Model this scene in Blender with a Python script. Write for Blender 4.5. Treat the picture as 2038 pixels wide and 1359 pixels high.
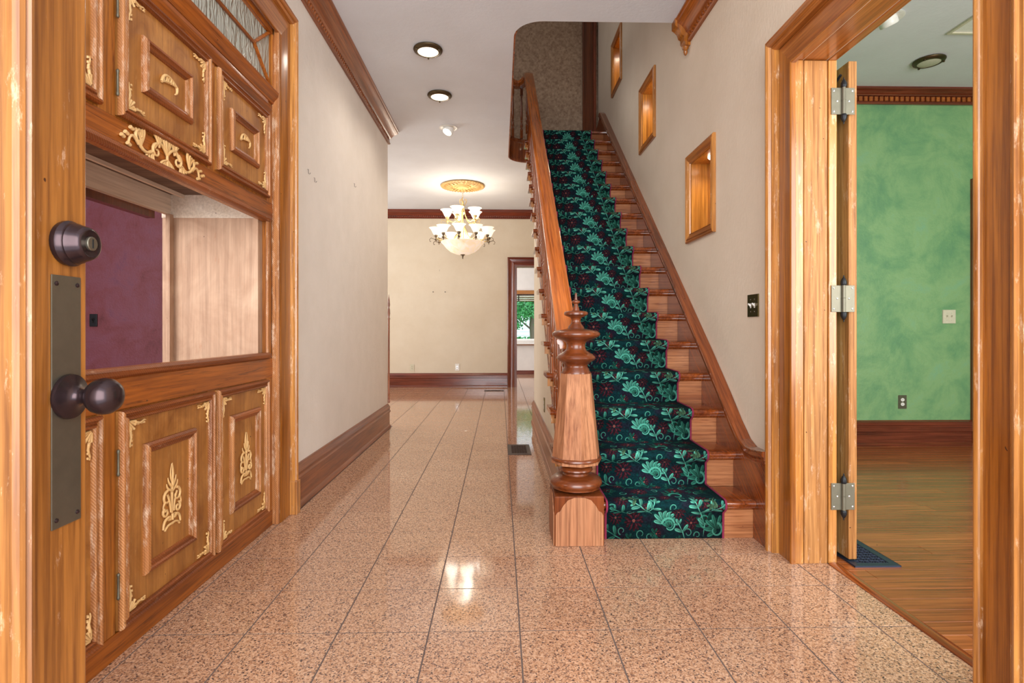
import bpy, bmesh, math, random
import numpy as np
from mathutils import Vector
random.seed(7); np.random.seed(7)
for o in list(bpy.data.objects): bpy.data.objects.remove(o)
S = bpy.context.scene; COL = S.collection
PI = math.pi

# ------------------------------------------------------------------ camera, world, light
cam = bpy.data.cameras.new('camera'); cam.sensor_width = 36; cam.lens = 36*1096/2038
cam.shift_y = -24.5/2038; cam.clip_start = .02; cam.clip_end = 200
co = bpy.data.objects.new('camera', cam); COL.objects.link(co)
co.location = (0, 0, 1.025); co.rotation_euler = (PI/2, 0, math.radians(-1.25)); S.camera = co

w = bpy.data.worlds.new('World'); S.world = w; w.use_nodes = True
bg = w.node_tree.nodes['Background']; bg.inputs[0].default_value = (.80, .90, 1, 1); bg.inputs[1].default_value = 2.6

def area(name, loc, rot, sx, sy, power, color=(1, 1, 1)):
    l = bpy.data.lights.new(name, 'AREA'); l.shape = 'RECTANGLE'; l.size = sx; l.size_y = sy
    l.energy = power; l.color = color
    o = bpy.data.objects.new(name, l); COL.objects.link(o); o.location = loc
    o.rotation_euler = tuple(math.radians(a) for a in rot); return o
def point(name, loc, power, color=(1, .85, .65), r=.05):
    l = bpy.data.lights.new(name, 'POINT'); l.energy = power; l.color = color; l.shadow_soft_size = r
    o = bpy.data.objects.new(name, l); COL.objects.link(o); o.location = loc; return o
def spot(name, loc, power, angle=120, color=(1, .85, .65), r=.03, rot=(0, 0, 0), blend=.8):
    l = bpy.data.lights.new(name, 'SPOT'); l.energy = power; l.color = color; l.shadow_soft_size = r
    l.spot_size = math.radians(angle); l.spot_blend = blend
    o = bpy.data.objects.new(name, l); COL.objects.link(o); o.location = loc
    o.rotation_euler = tuple(math.radians(a) for a in rot); return o
DAY = (1, .985, .97)
area('daylight_front_door', (.1, -1.7, 1.7), (90, 0, 0), 3.6, 3.0, 255, DAY)
area('daylight_green_room_window', (3.3, .1, 1.6), (90, 0, 0), 2.4, 2.0, 150, DAY)
area('purple_room_fill', (-3.0, .3, 1.6), (90, 0, 0), 2.0, 2.0, 120, DAY)  # added area lamp brightening the plum room; its front wall has no window
area('left_room_area_lamp', (-3.9, 7.8, 1.7), (90, 0, -90), 2.6, 2.0, 100, DAY)  # area lamp just inside the solid left wall of the dining space
area('far_room_side_fill', (-1.35, 11.2, 1.6), (90, 0, -90), 2.0, 2.0, 70, DAY)  # added lamp out of view at the left wall, lights the far room
area('upper_hall_fill', (-1.3, 5.2, 4.9), (90, 0, -90), 1.6, 1.4, 16, DAY)  # added dim fill for the upper hall; no window stands there
S.view_settings.view_transform = 'Standard'; S.view_settings.look = 'None'
S.view_settings.gamma = 1; S.view_settings.use_curve_mapping = False
S.view_settings.exposure = 0.10

# ------------------------------------------------------------------ materials
def lin(c):
    return tuple((x/255/12.92 if x/255 <= .04045 else ((x/255+.055)/1.055)**2.4) for x in c)+(1,)
class NT:
    def __init__(s, name):
        s.m = bpy.data.materials.new(name); s.m.use_nodes = True; s.t = s.m.node_tree
        s.b = s.t.nodes['Principled BSDF']; s.pos = s.t.nodes.new('ShaderNodeNewGeometry').outputs['Position']
    def n(s, typ, **kw):
        x = s.t.nodes.new(typ)
        for k, v in kw.items(): setattr(x, k, v)
        return x
    def l(s, a, b): s.t.links.new(a, b)
    def map(s, scale, rot=(0, 0, 0), src=None):
        m = s.n('ShaderNodeMapping'); m.inputs['Scale'].default_value = scale
        m.inputs['Rotation'].default_value = rot; s.l(src or s.pos, m.inputs[0]); return m.outputs[0]
    def noise(s, vec, scale=1, detail=4, rough=.5, dist=0):
        x = s.n('ShaderNodeTexNoise'); x.inputs['Scale'].default_value = scale; x.inputs['Detail'].default_value = detail
        x.inputs['Roughness'].default_value = rough; x.inputs['Distortion'].default_value = dist
        s.l(vec, x.inputs['Vector']); return x.outputs['Fac']
    def ramp(s, fac, stops, interp='LINEAR'):
        r = s.n('ShaderNodeValToRGB'); e = r.color_ramp; e.interpolation = interp
        while len(e.elements) < len(stops): e.elements.new(.5)
        for k, (p, c) in enumerate(stops):
            e.elements[k].position = p; e.elements[k].color = c if len(c) == 4 else lin(c)
        s.l(fac, r.inputs[0]); return r.outputs[0]
    def mix(s, fac, a, b, mode='MIX'):
        x = s.n('ShaderNodeMix', data_type='RGBA', blend_type=mode)
        if isinstance(fac, (int, float)): x.inputs[0].default_value = fac
        else: s.l(fac, x.inputs[0])
        for k, v in ((6, a), (7, b)):
            if isinstance(v, tuple): x.inputs[k].default_value = v
            else: s.l(v, x.inputs[k])
        return x.outputs[2]
    def bump(s, h, strength=.2, dist=.01):
        x = s.n('ShaderNodeBump'); x.inputs['Strength'].default_value = strength; x.inputs['Distance'].default_value = dist
        s.l(h, x.inputs['Height']); s.l(x.outputs[0], s.b.inputs['Normal']); return x
    def rnd(s):
        return s.n('ShaderNodeObjectInfo').outputs['Random']
    def done(s, color=None, rough=.5, metal=0, coat=0, spec=None):
        if color is not None:
            if isinstance(color, tuple): s.b.inputs['Base Color'].default_value = color
            else: s.l(color, s.b.inputs['Base Color'])
        if isinstance(rough, (int, float)): s.b.inputs['Roughness'].default_value = rough
        else: s.l(rough, s.b.inputs['Roughness'])
        s.b.inputs['Metallic'].default_value = metal
        if coat: s.b.inputs['Coat Weight'].default_value = coat; s.b.inputs['Coat Roughness'].default_value = .12
        if spec is not None: s.b.inputs['Specular IOR Level'].default_value = spec
        return s.m
def BW(a, b): return [(a, (0, 0, 0, 1)), (b, (1, 1, 1, 1))]

def wood(name, dark, light, axis='z', rough=.3, coat=.3, pore=None, wear=0, rope=False, tint=.12, scale=1.0, wearc=(226, 190, 160), gc=.7, tilt=0, blotch=0, spec=None):
    k = NT(name); ax = 'xyz'.index(axis)
    if tilt: k.pos = k.map((1, 1, 1), (-tilt, 0, 0))
    s1 = [9*scale]*3; s1[ax] = .7*scale
    if blotch: s1 = [6, 6, 3.5]
    s2 = [90*scale]*3; s2[ax] = 2.5*scale
    a = k.noise(k.map(tuple(s1)), 1, 5, .6, 1.2)
    c = k.ramp(a, [(.28, dark), (.72, light)])
    f = k.noise(k.map(tuple(s2)), 1, 4, .65, .3)
    c = k.mix(gc, c, k.ramp(f, [(.32, (140, 112, 92)), (.6, (255, 255, 255))]), 'MULTIPLY')
    if pore:
        s3 = [75*scale]*3; s3[ax] = 3.2*scale
        p = k.noise(k.map(tuple(s3)), 1, 3, .7, .8)
        c = k.mix(k.ramp(p, BW(.55, .66)), c, lin(pore))
    if wear:
        s4 = [34]*3; s4[ax] = 9
        q = k.noise(k.map(tuple(s4)), 1, 7, .78)
        c = k.mix(k.ramp(q, BW(.92-wear-.02, .92-wear+.16)), c, lin(wearc))
    # faint nail holes and dings
    d = k.noise(k.pos, 60, 1, .5)
    c = k.mix(k.ramp(d, BW(.80, .82)), c, lin((70, 35, 15)))
    if tint:
        r = k.rnd()
        c = k.mix(tint*2, c, k.ramp(r, [(0, (150, 120, 100)), (1, (255, 255, 255))]), 'MULTIPLY')
    if rope:
        wv = k.n('ShaderNodeTexWave', wave_type='BANDS', bands_direction='DIAGONAL'); wv.inputs['Scale'].default_value = 60
        wv.inputs['Distortion'].default_value = 1.0
        k.l(k.pos, wv.inputs[0]); k.bump(wv.outputs[1], .3, .002)
        c = k.mix(k.ramp(wv.outputs[1], BW(.02, .30)), k.mix(.32, c, lin((96, 50, 24))), c)
    else:
        k.bump(f, .12, .003)
    return k.done(c, rough, 0, coat, spec)

FIR_Z = wood('varnished_fir_vertical', (176, 108, 40), (222, 158, 82), 'z', .34, .3, wear=.34, wearc=(238, 206, 172))
FIR_Y = wood('varnished_fir_along', (166, 92, 34), (206, 136, 64), 'y', .3, .35)
FIR_X = wood('varnished_fir_across', (176, 106, 44), (214, 152, 84), 'x', .3, .35)
FIRD_Z = wood('amber_fir_vertical', (142, 78, 18), (192, 120, 42), 'z', .3, .3)
FIRP_Z = wood('pale_sanded_fir', (170, 112, 58), (206, 150, 92), 'z', .5, 0, wear=.33, spec=.25)
MOULDW = wood('entry_door_moulding_wood', (134, 80, 30), (184, 122, 60), 'z', .38, .2, wear=.32, wearc=(232, 196, 160))
DOOR_Z = wood('entry_door_wood', (124, 72, 24), (176, 114, 50), 'z', .38, .2, wear=.27, wearc=(230, 195, 165))
OAK_Y = wood('oak_rail', (156, 80, 18), (194, 110, 34), 'y', .38, .2, pore=(112, 56, 16))
OAK_Z = wood('oak_stile', (164, 92, 26), (206, 132, 52), 'z', .38, .2, pore=(112, 58, 18))
BIRCH = wood('stained_birch_panel', (144, 84, 30), (206, 144, 74), 'z', .42, .15, wear=.30, blotch=1, gc=.4, tint=.05, wearc=(214, 164, 108))
ROPE = wood('worn_rope_moulding', (176, 106, 50), (214, 150, 90), 'z', .5, .05, wear=.38, rope=True, wearc=(240, 210, 180))
ROPED = wood('dark_rope_moulding', (130, 64, 20), (180, 100, 42), 'y', .45, .1, wear=.30, rope=True, wearc=(232, 196, 160))
GOLD = wood('carved_pale_wood', (214, 164, 98), (238, 200, 142), 'z', .5, .05, tint=0, gc=.08, scale=.6)
PLY = wood('bare_plywood', (170, 132, 104), (200, 166, 138), 'z', .65, 0, wear=.30, scale=.8, blotch=1, gc=.35, tint=.05, wearc=(168, 116, 82))
RAWB = wood('raw_painted_board', (206, 184, 160), (236, 222, 204), 'y', .7, 0, wear=.26, gc=.3, wearc=(160, 118, 86))
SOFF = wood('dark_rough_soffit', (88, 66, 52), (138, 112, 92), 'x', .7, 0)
CHER = wood('cherry_stair_wood', (112, 48, 18), (166, 86, 36), 'y', .2, .6, tint=.08)
CHER_Z = wood('cherry_stair_wood_upright', (118, 54, 22), (176, 98, 46), 'z', .2, .6, tint=.08)
RISER = wood('bare_riser_wood', (150, 86, 48), (192, 130, 86), 'x', .4, .1, spec=.3, pore=(128, 72, 40), tint=.1)
RAILW = wood('polished_handrail_wood', (180, 88, 26), (216, 126, 52), 'y', .14, .8, tint=0, tilt=math.atan(.1886/.2305))
CHER_S = wood('cherry_skirt_wood', (104, 46, 16), (166, 86, 36), 'y', .18, .6, tint=.05, tilt=math.atan(.1886/.2305))
NEWEL = wood('sanded_newel_wood', (160, 102, 68), (198, 142, 102), 'z', .5, 0, spec=.25, tint=.05)
NEWELD = wood('turned_newel_wood', (88, 38, 14), (136, 70, 32), 'x', .3, .25, tint=.05)
NEWELB = wood('dark_newel_block_wood', (92, 40, 14), (144, 76, 36), 'z', .45, 0, tint=.05, spec=.12)
MAHO = wood('dark_red_trim_along', (92, 34, 20), (138, 62, 38), 'x', .22, .5)
MAHO_Z = wood('dark_red_trim_upright', (100, 40, 22), (150, 76, 46), 'z', .22, .5)
MAHO_Y = wood('brown_red_trim_along_hall', (124, 64, 30), (170, 100, 54), 'y', .34, .25)
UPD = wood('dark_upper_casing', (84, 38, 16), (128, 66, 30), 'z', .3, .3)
PLANK = wood('red_oak_floor_plank', (150, 76, 34), (196, 112, 56), 'x', .26, .3, tint=.2, scale=1)
NICHE = wood('niche_panel_wood', (196, 124, 40), (232, 168, 76), 'z', .3, .4)

def plaster(name, col, col2, bs=55, bstr=.35, rough=.75, blotch=2.2):
    k = NT(name)
    a = k.noise(k.pos, blotch, 5, .65)
    c = k.ramp(a, [(.3, col), (.7, col2)])
    h = k.noise(k.map((1, 1, .55)), bs, 5, .6)
    k.bump(h, bstr, .004)
    return k.done(c, rough)
WALL = plaster('textured_beige_wall_paint', (218, 202, 180), (226, 211, 191))
WALLL = plaster('textured_left_wall_paint_lit', (220, 211, 200), (227, 218, 208), 60, .6, .7, 5)  # light on the left wall put into a paler base colour
WALLW = plaster('textured_cream_wall_paint', (204, 190, 168), (212, 200, 180), 40, .25)
CEIL = plaster('pale_ceiling_paint', (211, 213, 217), (218, 221, 226), 45, .3)
UPW = plaster('upper_hall_wallpaper', (128, 100, 78), (186, 160, 134), 38, .6, .5, 34)
WHITEW = plaster('white_far_room_paint', (222, 216, 212), (236, 230, 226), 30, .2)

def mottled(name, cs, sc, rough, bs):
    k = NT(name)
    a = k.noise(k.pos, sc, 8, .7, .4)
    c = k.ramp(a, [(.28+.44*i/(len(cs)-1), q) for i, q in enumerate(cs)])
    h = k.noise(k.pos, bs, 4, .6); k.bump(h, .5, .005)
    return k.done(c, rough)
GREEN = mottled('mottled_green_wall_paint', [(84, 132, 96), (102, 148, 102), (126, 164, 112), (116, 164, 128)], 2.6, .42, 60)
PURP = mottled('mottled_plum_wall_paint', [(96, 44, 50), (118, 60, 68), (122, 70, 84), (102, 60, 84)], 4, .5, 70)

def granite():
    k = NT('speckled_pink_granite')
    v = k.n('ShaderNodeTexVoronoi'); v.inputs['Scale'].default_value = 230; k.l(k.pos, v.inputs['Vector'])
    sep = k.n('ShaderNodeSeparateColor'); k.l(v.outputs['Color'], sep.inputs[0])
    c = k.ramp(sep.outputs[0], [(.0, (216, 178, 148)), (.34, (200, 158, 126)), (.58, (180, 136, 106)), (.77, (154, 121, 103)), (.88, (120, 94, 84)), (.95, (84, 70, 68))], 'CONSTANT')
    b = k.noise(k.pos, 70, 3, .7)
    c = k.mix(.45, c, k.ramp(b, [(.34, (186, 156, 134)), (.6, (255, 255, 255))]), 'MULTIPLY')
    c = k.mix(.3, c, k.ramp(k.rnd(), [(0, (225, 200, 186)), (1, (255, 250, 245))]), 'MULTIPLY')
    r = k.noise(k.pos, 3, 2, .5)
    return k.done(c, .07, 0, 0, .5)
GRAN = granite()
def plain(name, c, rough=.5, metal=0, coat=0, spec=None):
    k = NT(name); n = k.noise(k.pos, 40, 3, .6)
    col = k.mix(.25, lin(c), k.ramp(n, [(.3, (190, 190, 190)), (.7, (255, 255, 255))]), 'MULTIPLY')
    return k.done(col, rough, metal, coat, spec)
GROUT = plain('grey_grout', (104, 88, 82), .85)
BRONZE = plain('oil_rubbed_bronze', (62, 48, 50), .24, .75)
PLATEM = plain('brushed_bronze_plate', (128, 122, 108), .34, .85)
BLACK = plain('black_iron', (38, 40, 44), .45, .5)
VENTM = plain('dark_vent_metal', (74, 58, 50), .45, .5)
VENTB = plain('blue_black_vent_metal', (48, 58, 78), .4, .4)
HOLE = plain('dark_hollow', (14, 12, 12), .9)
NICKEL = plain('antique_nickel', (124, 120, 104), .5, .6)
BRASSD = plain('antique_brass', (110, 96, 56), .3, .9)
CHROME = plain('bright_screw', (235, 235, 235), .2, .9)
WPLAST = plain('white_plastic', (236, 234, 228), .35)
BEIGEP = plain('ivory_plate', (206, 200, 176), .45)
FIXT = plain('aged_bronze_fixture', (92, 78, 56), .35, .8)
CHMET = plain('antique_gold_metal', (196, 172, 122), .35, .7)
CHMETD = plain('dark_antique_metal', (116, 100, 80), .4, .7)
MEDAL = plain('gilded_plaster', (196, 158, 100), .5, .1)
WSILL = plain('white_sill_paint', (246, 244, 240), .4)
BIND = plain('magenta_carpet_binding', (128, 28, 62), .9)
def emis(name, c, s, base=(240, 235, 225)):
    k = NT(name); k.b.inputs['Emission Color'].default_value = lin(c); k.b.inputs['Emission Strength'].default_value = s
    return k.done(lin(base), .4)
LAMP = emis('lit_lamp_glass', (255, 234, 204), 1.6)
LAMPW = emis('lit_white_lamp', (255, 240, 222), 4)
SHADE = emis('lit_frosted_shade', (255, 236, 206), .9)
def bowlmat():
    k = NT('lit_alabaster_bowl'); n = k.noise(k.pos, 9, 4, .6, 1)
    c = k.ramp(n, [(.3, (236, 206, 168)), (.7, (255, 246, 230))])
    k.l(c, k.b.inputs['Emission Color']); k.b.inputs['Emission Strength'].default_value = .45
    return k.done(c, .35)
BOWL = bowlmat()
def glassw():
    k = NT('wavy_obscure_glass'); n = k.noise(k.map((30, 30, 9)), 1, 2, .5, 1.2); k.bump(n, 1, .02)
    k.b.inputs['Transmission Weight'].default_value = .25
    return k.done(lin((186, 188, 176)), .12)
GLASSW = glassw()
def clear():
    k = NT('clear_window_glass'); k.b.inputs['Transmission Weight'].default_value = 1; k.b.inputs['IOR'].default_value = 1.0
    k.b.inputs['Alpha'].default_value = .12
    return k.done((1, 1, 1, 1), .02)
CLEAR = clear()
OFFG = plain('unlit_frosted_glass', (196, 190, 172), .35)
SIDING = plain('white_house_siding', (238, 240, 246), .7)
LAWN = mottled('lawn_grass', [(70, 120, 40), (120, 170, 70)], 6, .9, 40)
LEAF = mottled('tree_leaf', [(40, 110, 60), (90, 170, 100)], 5, .6, 40)
BARK = plain('tree_bark', (110, 96, 84), .9)

# ------------------------------------------------------------------ mesh helpers
class M:
    def __init__(s): s.v = []; s.f = []
    def add(s, vs, fs):
        n = len(s.v); s.v += [tuple(p) for p in vs]; s.f += [tuple(i+n for i in f) for f in fs]; return s
    def box(s, x0, x1, y0, y1, z0, z1):
        v = [(x, y, z) for x in (x0, x1) for y in (y0, y1) for z in (z0, z1)]
        return s.add(v, [(0, 1, 3, 2), (4, 6, 7, 5), (0, 4, 5, 1), (2, 3, 7, 6), (0, 2, 6, 4), (1, 5, 7, 3)])
    def plate(s, x0, x1, y0, y1, z0, z1, c=.002):      # slab with a chamfered top edge
        v = [(x0, y0, z0), (x1, y0, z0), (x1, y1, z0), (x0, y1, z0), (x0, y0, z1-c), (x1, y0, z1-c), (x1, y1, z1-c), (x0, y1, z1-c),
             (x0+c, y0+c, z1), (x1-c, y0+c, z1), (x1-c, y1-c, z1), (x0+c, y1-c, z1)]
        f = [(3, 2, 1, 0), (8, 9, 10, 11)]
        for i in range(4):
            j = (i+1) % 4; f += [(i, j, j+4, i+4), (i+4, j+4, j+8, i+8)]
        return s.add(v, f)
    def prism(s, loops, to3, a, b):
        """loops: outer loop + hole loops of (u,v); to3(u,v,h); solid between h=a and h=b"""
        bm = bmesh.new(); vs = []; es = []
        for lp in loops:
            q = [bm.verts.new((p[0], p[1], 0)) for p in lp]; vs += q
            es += [bm.edges.new((q[i], q[(i+1) % len(q)])) for i in range(len(q))]
        bmesh.ops.triangle_fill(bm, edges=es, use_beauty=True, use_dissolve=False)
        bm.verts.index_update()
        tri = [[v.index for v in f.verts] for f in bm.faces]; pts = [(v.co.x, v.co.y) for v in bm.verts]; bm.free()
        n = len(pts); V = [to3(u, v, a) for u, v in pts]+[to3(u, v, b) for u, v in pts]
        F = [tuple(t) for t in tri]+[tuple(i+n for i in reversed(t)) for t in tri]
        k = 0
        for lp in loops:
            m = len(lp)
            for i in range(m): F.append((k+i, k+(i+1) % m, k+(i+1) % m+n, k+i+n))
            k += m
        return s.add(V, F)
    def mould(s, path, prof, to3, closed=False):
        """sweep profile [(d,h)] along path [(u,v)], d to the left of the path, mitred"""
        n = len(path); rings = []
        for i, p in enumerate(path):
            def nrm(a, b):
                dx, dy = b[0]-a[0], b[1]-a[1]; L = math.hypot(dx, dy) or 1; return (-dy/L, dx/L)
            if closed: n1 = nrm(path[i-1], p); n2 = nrm(p, path[(i+1) % n])
            elif i == 0: n1 = n2 = nrm(p, path[1])
            elif i == n-1: n1 = n2 = nrm(path[i-1], p)
            else: n1 = nrm(path[i-1], p); n2 = nrm(p, path[i+1])
            mx, my = n1[0]+n2[0], n1[1]+n2[1]; q = mx*mx+my*my; q = q if q > .05 else .05
            mx, my = 2*mx/q, 2*my/q
            rings.append([to3(p[0]+mx*d, p[1]+my*d, h) for d, h in prof])
        m = len(prof); V = [v for r in rings for v in r]; F = []
        for i in range(n if closed else n-1):
            j = (i+1) % n
            for a in range(m):
                b = (a+1) % m; F.append((i*m+a, i*m+b, j*m+b, j*m+a))
        if not closed: F += [tuple(range(m)), tuple(range((n-1)*m, n*m))[::-1]]
        return s.add(V, F)
    def lathe(s, prof, c=(0, 0, 0), axis='z', n=20, tw=0):
        V = []; F = []
        for r, z in prof:
            for i in range(n):
                a = 2*PI*(i+tw)/n; x, y = r*math.cos(a), r*math.sin(a)
                p = {'z': (x, y, z), 'x': (z, x, y), 'y': (x, z, y)}[axis]
                V.append((p[0]+c[0], p[1]+c[1], p[2]+c[2]))
        m = len(prof)
        for j in range(m-1):
            for i in range(n):
                k = (i+1) % n; F.append((j*n+i, j*n+k, (j+1)*n+k, (j+1)*n+i))
        F += [tuple(range(n))[::-1], tuple(range((m-1)*n, m*n))]
        return s.add(V, F)
    def tube(s, pts, r, n=6, caps=True):
        pts = [Vector(p) for p in pts]; m = len(pts)
        rr = r if isinstance(r, (list, tuple)) else [r]*m; V = []; F = []
        up = None
        for i, p in enumerate(pts):
            t = (pts[min(i+1, m-1)]-pts[max(i-1, 0)]); t = t.normalized() if t.length > 1e-9 else Vector((0, 0, 1))
            if up is None:
                up = Vector((0, 0, 1)) if abs(t.z) < .9 else Vector((1, 0, 0))
            b = t.cross(up)
            b = b.normalized() if b.length > 1e-6 else Vector((1, 0, 0)); up = b.cross(t).normalized()
            for k in range(n):
                a = 2*PI*k/n; V.append(p+(b*math.cos(a)+up*math.sin(a))*rr[i])
        for i in range(m-1):
            for k in range(n):
                q = (k+1) % n; F.append((i*n+k, i*n+q, (i+1)*n+q, (i+1)*n+k))
        if caps: F += [tuple(range(n))[::-1], tuple(range((m-1)*n, m*n))]
        return s.add(V, F)
    def build(s, name, mat, parent=None, smooth=0, bevel=0, loc=None, fixn=True):
        me = bpy.data.meshes.new(name); off = Vector(loc) if loc is not None else Vector((0, 0, 0))
        base = off
        p = parent
        while p is not None: base = base+Vector(p['_loc']) if '_loc' in p else base; p = None
        me.from_pydata([tuple(Vector(v)-base) for v in s.v], [], s.f)
        if fixn or bevel:
            bm = bmesh.new(); bm.from_mesh(me)
            if bevel:
                es = [e for e in bm.edges if len(e.link_faces) == 2 and e.calc_face_angle(0) > .6]
                bmesh.ops.bevel(bm, geom=es, offset=bevel, segments=2, affect='EDGES', profile=.6, clamp_overlap=True)
            bmesh.ops.recalc_face_normals(bm, faces=bm.faces)
            bm.to_mesh(me); bm.free()
        if smooth:
            me.shade_smooth(); me.set_sharp_from_angle(angle=math.radians(smooth))
        me.materials.append(mat)
        o = bpy.data.objects.new(name, me); COL.objects.link(o)
        if parent is not None:
            o.parent = parent; o.location = off
            o['_loc'] = tuple(Vector(parent['_loc'])+off)
        else:
            o.location = off; o['_loc'] = tuple(off)
        return o
def tag(o, label=None, cat=None, group=None, kind=None):
    if label: o['label'] = label
    if cat: o['category'] = cat
    if group: o['group'] = group
    if kind: o['kind'] = kind
    return o
def thing(name, loc, label, cat, group=None, kind=None):
    o = bpy.data.objects.new(name, None); COL.objects.link(o); o.location = loc; o['_loc'] = tuple(loc)
    o.empty_display_size = .05
    return tag(o, label, cat, group, kind)
def part_copy(src, parent, loc, rot=None, scale=None):
    o = src.copy(); COL.objects.link(o); o.parent = parent; o.location = loc
    if rot: o.rotation_euler = rot
    if scale: o.scale = scale
    return o
def tree_copy(root, loc, label=None, rot=None, parent=None):
    r = root.copy(); COL.objects.link(r); r.parent = parent; r.location = loc
    if rot: r.rotation_euler = rot
    if label: r['label'] = label
    for ch in list(root.children):
        c = ch.copy(); COL.objects.link(c); c.parent = r
        for g in list(ch.children):
            d = g.copy(); COL.objects.link(d); d.parent = c
    return r
def B(x0, x1, y0, y1, z0, z1): return M().box(x0, x1, y0, y1, z0, z1)
XY = lambda u, v, h: (u, v, h)
YZ = lambda u, v, h: (h, u, v)          # u=y, v=z, h=x
XZ = lambda u, v, h: (u, h, v)          # u=x, v=z, h=y
def rect(a, b, c, d): return [(a, c), (b, c), (b, d), (a, d)]

CZ = 3.13       # ceiling
F2 = 3.395      # upper floor
# ------------------------------------------------------------------ floor of granite tiles
def st(o, label, cat): return tag(o, label, cat, kind='structure')
fl = B(-4.0, 1.44, -.3, 12.5, -.05, -.0010).build('floor', GROUT)
st(fl, 'polished pink granite tile floor running down the hall', 'floor')
TX, TY, P = .070, 2.49, .308
def full_tile(): return M().plate(0, P-.005, 0, P-.005, -.012, 0, .0004)
tile0 = None; ntile = 0
far = M()
def hallx(y):     # tile region per row
    if y < 2.6: return -1.195, 1.432
    if y < 3.0: return -1.195, .36
    if y < 5.75: return -1.135, (1.24 if y < 2.45 else .36)
    if y < 9.7: return -3.2, 1.24
    return .29, 1.17
for j in range(-8, 33):
    y0 = TY+j*P; y1 = y0+P-.005
    a, b = hallx(y0+.1)
    i0 = int(math.floor((a-TX)/P)); i1 = int(math.ceil((b-TX)/P))
    for i in range(i0, i1):
        x0 = max(TX+i*P, a); x1 = min(TX+i*P+P-.005, b)
        if x1-x0 < .01: continue
        if y0 < 2.6 <= y1 and x0 > .25 : pass
        if y0 > 6.3 or y0 < .8:
            far.plate(x0, x1, y0, y1, -.012, 0, .0004); continue
        full = abs((x1-x0)-(P-.005)) < 1e-4
        if full and tile0 is not None: part_copy(tile0, fl, (x0, y0, 0))
        elif full:
            tile0 = full_tile().build('tile', GRAN, fl); tile0.location = (x0, y0, 0)
        else:
            M().plate(x0, x1, y0, y1, -.012, 0, .0004).build('tile', GRAN, fl)
        ntile += 1
tag(far.build('tile_field', GRAN, fl), kind='stuff')
print('tiles', ntile)

# green-room wood floor
gf = B(1.47, 5.4, 0, 4.9, -.05, -.004).build('floor', PLANK)
st(gf, 'reddish strip wood floor of the green room', 'floor')
PW = .083; y = .9; r = 0
while y < 4.76:
    x = 1.475-random.random()*1.2; k = 0
    while x < 5.3:
        L = random.choice([.7, 1.0, 1.35, 1.7]); a = max(x, 1.475); b = min(x+L, 5.35)
        if b-a > .03: M().plate(a, b-.0012, y, min(y+PW-.0012, 4.775), -.015, 0, .0009).build('plank', PLANK, gf)
        x += L
    y += PW; r += 1
# threshold strip
o = M().prism([[(1.432, 0), (1.475, 0), (1.475, .004), (1.462, .009), (1.445, .009), (1.432, .003)]], lambda u, v, h: (u, h, v), 1.40, 2.37).build('trim_1', CHER, smooth=40)
st(o, 'wooden threshold strip between tile and wood floor', 'threshold')

# ------------------------------------------------------------------ walls
# left wall with cabinet opening
mw = M().prism([[(-.2, 0), (.93, 0), (.93, 2.60), (3.045, 2.60), (3.045, 0), (5.79, 0), (5.79, CZ), (-.2, CZ)]], YZ, -1.30, -1.175)
st(mw.build('wall_left', WALLL), 'textured beige wall on the left of the hall', 'wall')
# right wall with doorway and three niches (y,z)
NI = [(3.315, 3.70, 1.66, 2.15), (4.58, 4.97, 2.67, 3.16), (5.84, 6.23, 3.72, 4.22)]
o = M().prism([[(-.2, 0), (1.45, 0), (1.45, 2.205), (2.40, 2.205), (2.40, 0), (9.9, 0), (9.9, 5.9), (-.2, 5.9)]]+[rect(a, b, c, d) for a, b, c, d in NI], YZ, 1.29, 1.44).build('wall_right', WALL)
st(o, 'textured beige wall beside the staircase with three niches', 'wall')
# green-room side skin of that wall
o = M().prism([[(0, 0), (1.45, 0), (1.45, 2.205), (2.40, 2.205), (2.40, 0), (4.9, 0), (4.9, CZ), (0, CZ)]], YZ, 1.442, 1.465).build('wall_right_room', GREEN)
st(o, 'green painted back of the hall wall inside the side room', 'wall')
o = M().prism([[(-4, 0), (.285, 0), (.285, 2.14), (1.17, 2.14), (1.17, 0), (1.29, 0), (1.29, CZ), (-4, CZ)]], XZ, 9.78, 9.9).build('wall_back', WALLW)
st(o, 'cream wall at the end of the hall behind the chandelier', 'wall')
st(B(-4.1, -4, 5.67, 9.9, 0, CZ).build('wall_left_room', WALLW), 'far left wall of the dining space', 'wall')
st(B(-4.1, -1.302, 5.67, 5.79, 0, CZ).build('wall_partition', WALLW), 'partition wall closing the dining space', 'wall')
# front wall behind the camera, open doorway
o = M().prism([[(-1.3, 0), (-1.1, 0), (-1.1, 3.0), (1.24, 3.0), (1.24, 0), (1.29, 0), (1.29, CZ), (-1.3, CZ)]], XZ, -.28, -.2).build('wall_front', WALL)
st(o, 'front wall around the entrance', 'wall')
# green room
st(B(1.465, 5.4, 4.78, 4.9, 0, CZ).build('wall_green', GREEN), 'mottled green wall seen through the right doorway', 'wall')
st(B(5.4, 5.5, 0, 4.9, 0, CZ).build('wall_green_side', GREEN), 'green side wall of the side room', 'wall')
st(B(1.465, 5.5, -.1, 0, 0, CZ).build('wall_green_front', GREEN), 'green front wall of the side room', 'wall')
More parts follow.
